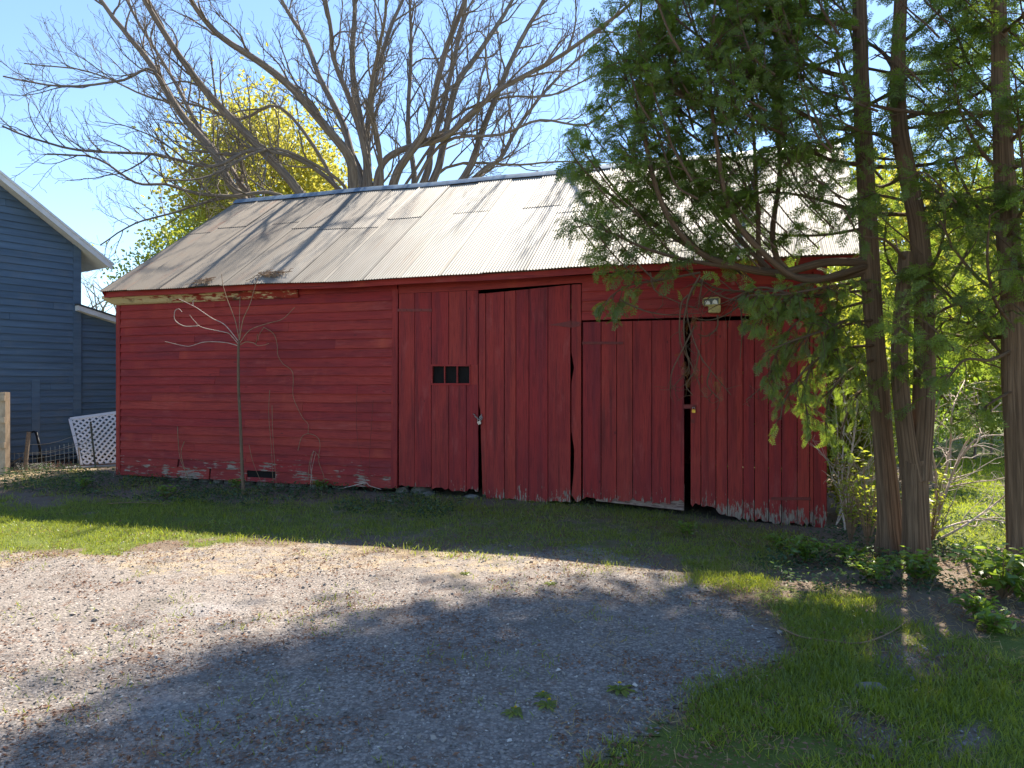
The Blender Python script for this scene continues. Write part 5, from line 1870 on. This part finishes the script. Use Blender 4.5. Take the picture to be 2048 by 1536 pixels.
# leafy weeds as single plants
def weed(n, h, r, size, rng, mat):
    mbl, mbs = MB(), MB()
    for k in range(n):
        a = rng.uniform(0, 6.28)
        rr = r * rng.random() ** .6
        tip = np.array((math.cos(a) * rr, math.sin(a) * rr, h * rng.uniform(.55, 1.05)))
        mid = tip * np.array((.45, .45, .6))
        P = smooth_poly([np.zeros(3), mid, tip], 3)
        tube(mbs, P, np.linspace(.005, .002, len(P)), 4)
        m = rng.integers(7, 13)
        pp = P[rng.integers(2, len(P), m)] + rng.normal(0, .012, (m, 3))
        scatter(mbl, LEAFV, LEAFF, pp, rng.normal(0, 1, (m, 3)) * np.array((1, 1, .3)) + np.array((0, 0, .05)), rng.normal(0, .4, (m, 3)) + UP, rng.uniform(.6, 1.25, m) * size, rng.random(m))
    return mbl, mbs


W_PROTO = {}
for key, args in (('low', (14, .16, .17, .055)), ('broad', (26, .30, .34, .085)), ('tall', (16, .75, .26, .055)), ('tuft', (12, .11, .12, .05))):
    W_PROTO[key] = weed(*args, np.random.default_rng(len(key) + 3), SHRUBLEAF)
WEEDS = [
    ('broad', 2005, 1195, 1.25, 'largest leafy green weed at the foot of the right edge cedar'),
    ('broad', 1832, 1165, .8, 'leafy weed right in front of the forked cedar base'),
    ('broad', 1610, 1120, .75, 'leafy weed below the rotted ends of the rightmost door'),
    ('low', 1700, 1130, 1.2, 'low leafy weed between the barn corner and the dark cedar trunk'),
    ('broad', 1745, 1170, .7, 'leafy weed left of the dark cedar base'),
    ('low', 1560, 1095, 1.0, 'small leafy weed in the shade under the rightmost door'),
    ('low', 1375, 1070, 1.0, 'small weed on the dirt under the gap between the right doors'),
    ('tall', 1700, 1075, 1.2, 'tall leafy stems beside the barn right corner post'),
    ('tall', 1735, 1085, 1.3, 'tall leafy stems touching the dark cedar trunk'),
    ('tall', 1862, 1090, 1.1, 'tall leafy stem growing against the right side of the forked cedar'),
    ('tuft', 1240, 1010, 1.2, 'little green plant in front of the plywood patch'),
    ('low', 640, 990, .9, 'small weed at the wall below the winding vine'),
    ('low', 470, 985, .9, 'small weed at the wall left of the sapling foot'),
    ('low', 330, 1000, 1.1, 'fresh weed in the shade at the left foot of the clapboards'),
    ('low', 165, 985, 1.0, 'weed in the strip between house and barn'),
    ('low', 1960, 1245, 1.1, 'low weed on the dark soil below the right edge cedar'),
    ('tuft', 1985, 1265, 1.3, 'round leaved seedling in the right hand grass'),
    ('low', 2060, 1215, 1.2, 'weed cut by the right edge of the view'),
]
protos = {}
for key, px, py, sc, lab in WEEDS:
    g = GP(px, py)
    loc = Vector((g[0], g[1], float(ground_z(g[0], g[1]))))
    if key not in protos:
        e = empty('weed', (0, 0, 0), lab, 'weed', 'leafy weeds on the ground')
        W_PROTO[key][0].build('leaves', LIMELEAF if key == 'tall' else SHRUBLEAF, e)
        W_PROTO[key][1].build('stems', STEM, e)
        protos[key] = e
    else:
        e = copy_tree(protos[key])
        e['label'] = lab
    e.location = loc
    e.scale = (sc, sc, sc)
    e.rotation_euler = (0, 0, random.uniform(0, 6.28))
# dandelions
dl, dsm, dfl = MB(), MB(), MB()
for k in range(11):
    a = k * 2.4
    L = .07 + .03 * (k % 3)
    V = np.array([(0, -.006, 0), (0, .006, 0), (L * .4, -.012, .02), (L * .4, .012, .02), (L * .8, -.016, .018), (L * .8, .016, .018), (L, 0, .008)])
    c_, s_ = math.cos(a), math.sin(a)
    V = V @ np.array(((c_, s_, 0), (-s_, c_, 0), (0, 0, 1)))
    dl.add(V, [(0, 1, 3, 2), (2, 3, 5, 4), (4, 5, 6)], random.random())
tube(dsm, [(0, 0, 0), (.004, 0, .03), (.006, .004, .055)], .002, 5)
for ring, (r, z, nn) in enumerate(((.017, .055, 14), (.012, .059, 10), (.006, .062, 6))):
    for k in range(nn):
        a = k * 2 * math.pi / nn
        d = np.array((math.cos(a), math.sin(a), 0))
        sd = np.array((-d[1], d[0], 0))
        c0 = np.array((.006, .004, z - .004))
        dfl.add([c0 + sd * .001, c0 + d * r * .7 + sd * .0025 + UP * .004, c0 + d * r + UP * .006, c0 + d * r * .7 - sd * .0025 + UP * .004], [(0, 1, 2, 3)], random.random())
proto = None
for px, py, sc, lab in ((1030, 1432, 1.0, 'dandelion with a yellow flower alone on the gravel at bottom centre'), (1238, 1388, 1.3, 'largest dandelion, yellow flowered, on the gravel left of the grass patch'), (1088, 1398, .8, 'small dandelion on gravel between two others near bottom centre'), (818, 1092, .9, 'dandelion on the sunlit dry strip before the left door'), (930, 1150, .9, 'dandelion on the upper edge of the tree shade'), (1102, 1172, .9, 'dandelion under the tree shade edge below the post'), (1098, 1417, 1.1, 'dandelion rosette just below the smallest one at bottom centre')):
    g = GP(px, py)
    if proto is None:
        proto = empty('dandelion', (0, 0, 0), lab, 'dandelion', 'dandelions on the gravel')
        dl.build('leaves', GRASS, proto)
        dsm.build('stem', GRASS, proto)
        dfl.build('flower', DANDELION, proto)
        e = proto
    else:
        e = copy_tree(proto)
        e['label'] = lab
    e.location = Vector((g[0], g[1], float(ground_z(g[0], g[1])) + .006))
    e.scale = (sc * .6,) * 3
    e.rotation_euler = (0, 0, random.uniform(0, 6.28))
# single stones
for lab, px, py, r in (('flat grey stone set in the grass at right', 1742, 1378, .06), ('pale stone at the foot of the left door', 945, 975, .08), ('small stone in the dirt below the double doors', 785, 1010, .05), ('flat stone under the rotted corner of the left door', 860, 972, .09)):
    g = GP(px, py)
    if py < 980:
        t0, _ = wt(px, py)
        w0 = WP(t0, .02, 0)
        g = w0[:2]
    bm_v = []
    mb = MB()
    rr = np.random.default_rng(px)
    nu, nv = 12, 6
    V = []
    for i in range(nv + 1):
        th = math.pi * i / nv
        for j in range(nu):
            ph = 2 * math.pi * j / nu
            q = 1 + .16 * math.sin(2 * ph + px) + .12 * math.cos(3 * ph + i) + rr.normal(0, .07)
            V.append((g[0] + r * q * math.sin(th) * math.cos(ph) * 1.2, g[1] + r * q * math.sin(th) * math.sin(ph), float(ground_z(g[0], g[1])) + .01 + r * .4 * q * math.cos(th)))
    f = [(i * nu + j, (i + 1) * nu + j, (i + 1) * nu + (j + 1) % nu, i * nu + (j + 1) % nu) for i in range(nv) for j in range(nu)]
    mb.add(V, f, .5)
    tag(mb.build('stone', STONE, smooth=True), lab, 'stone')
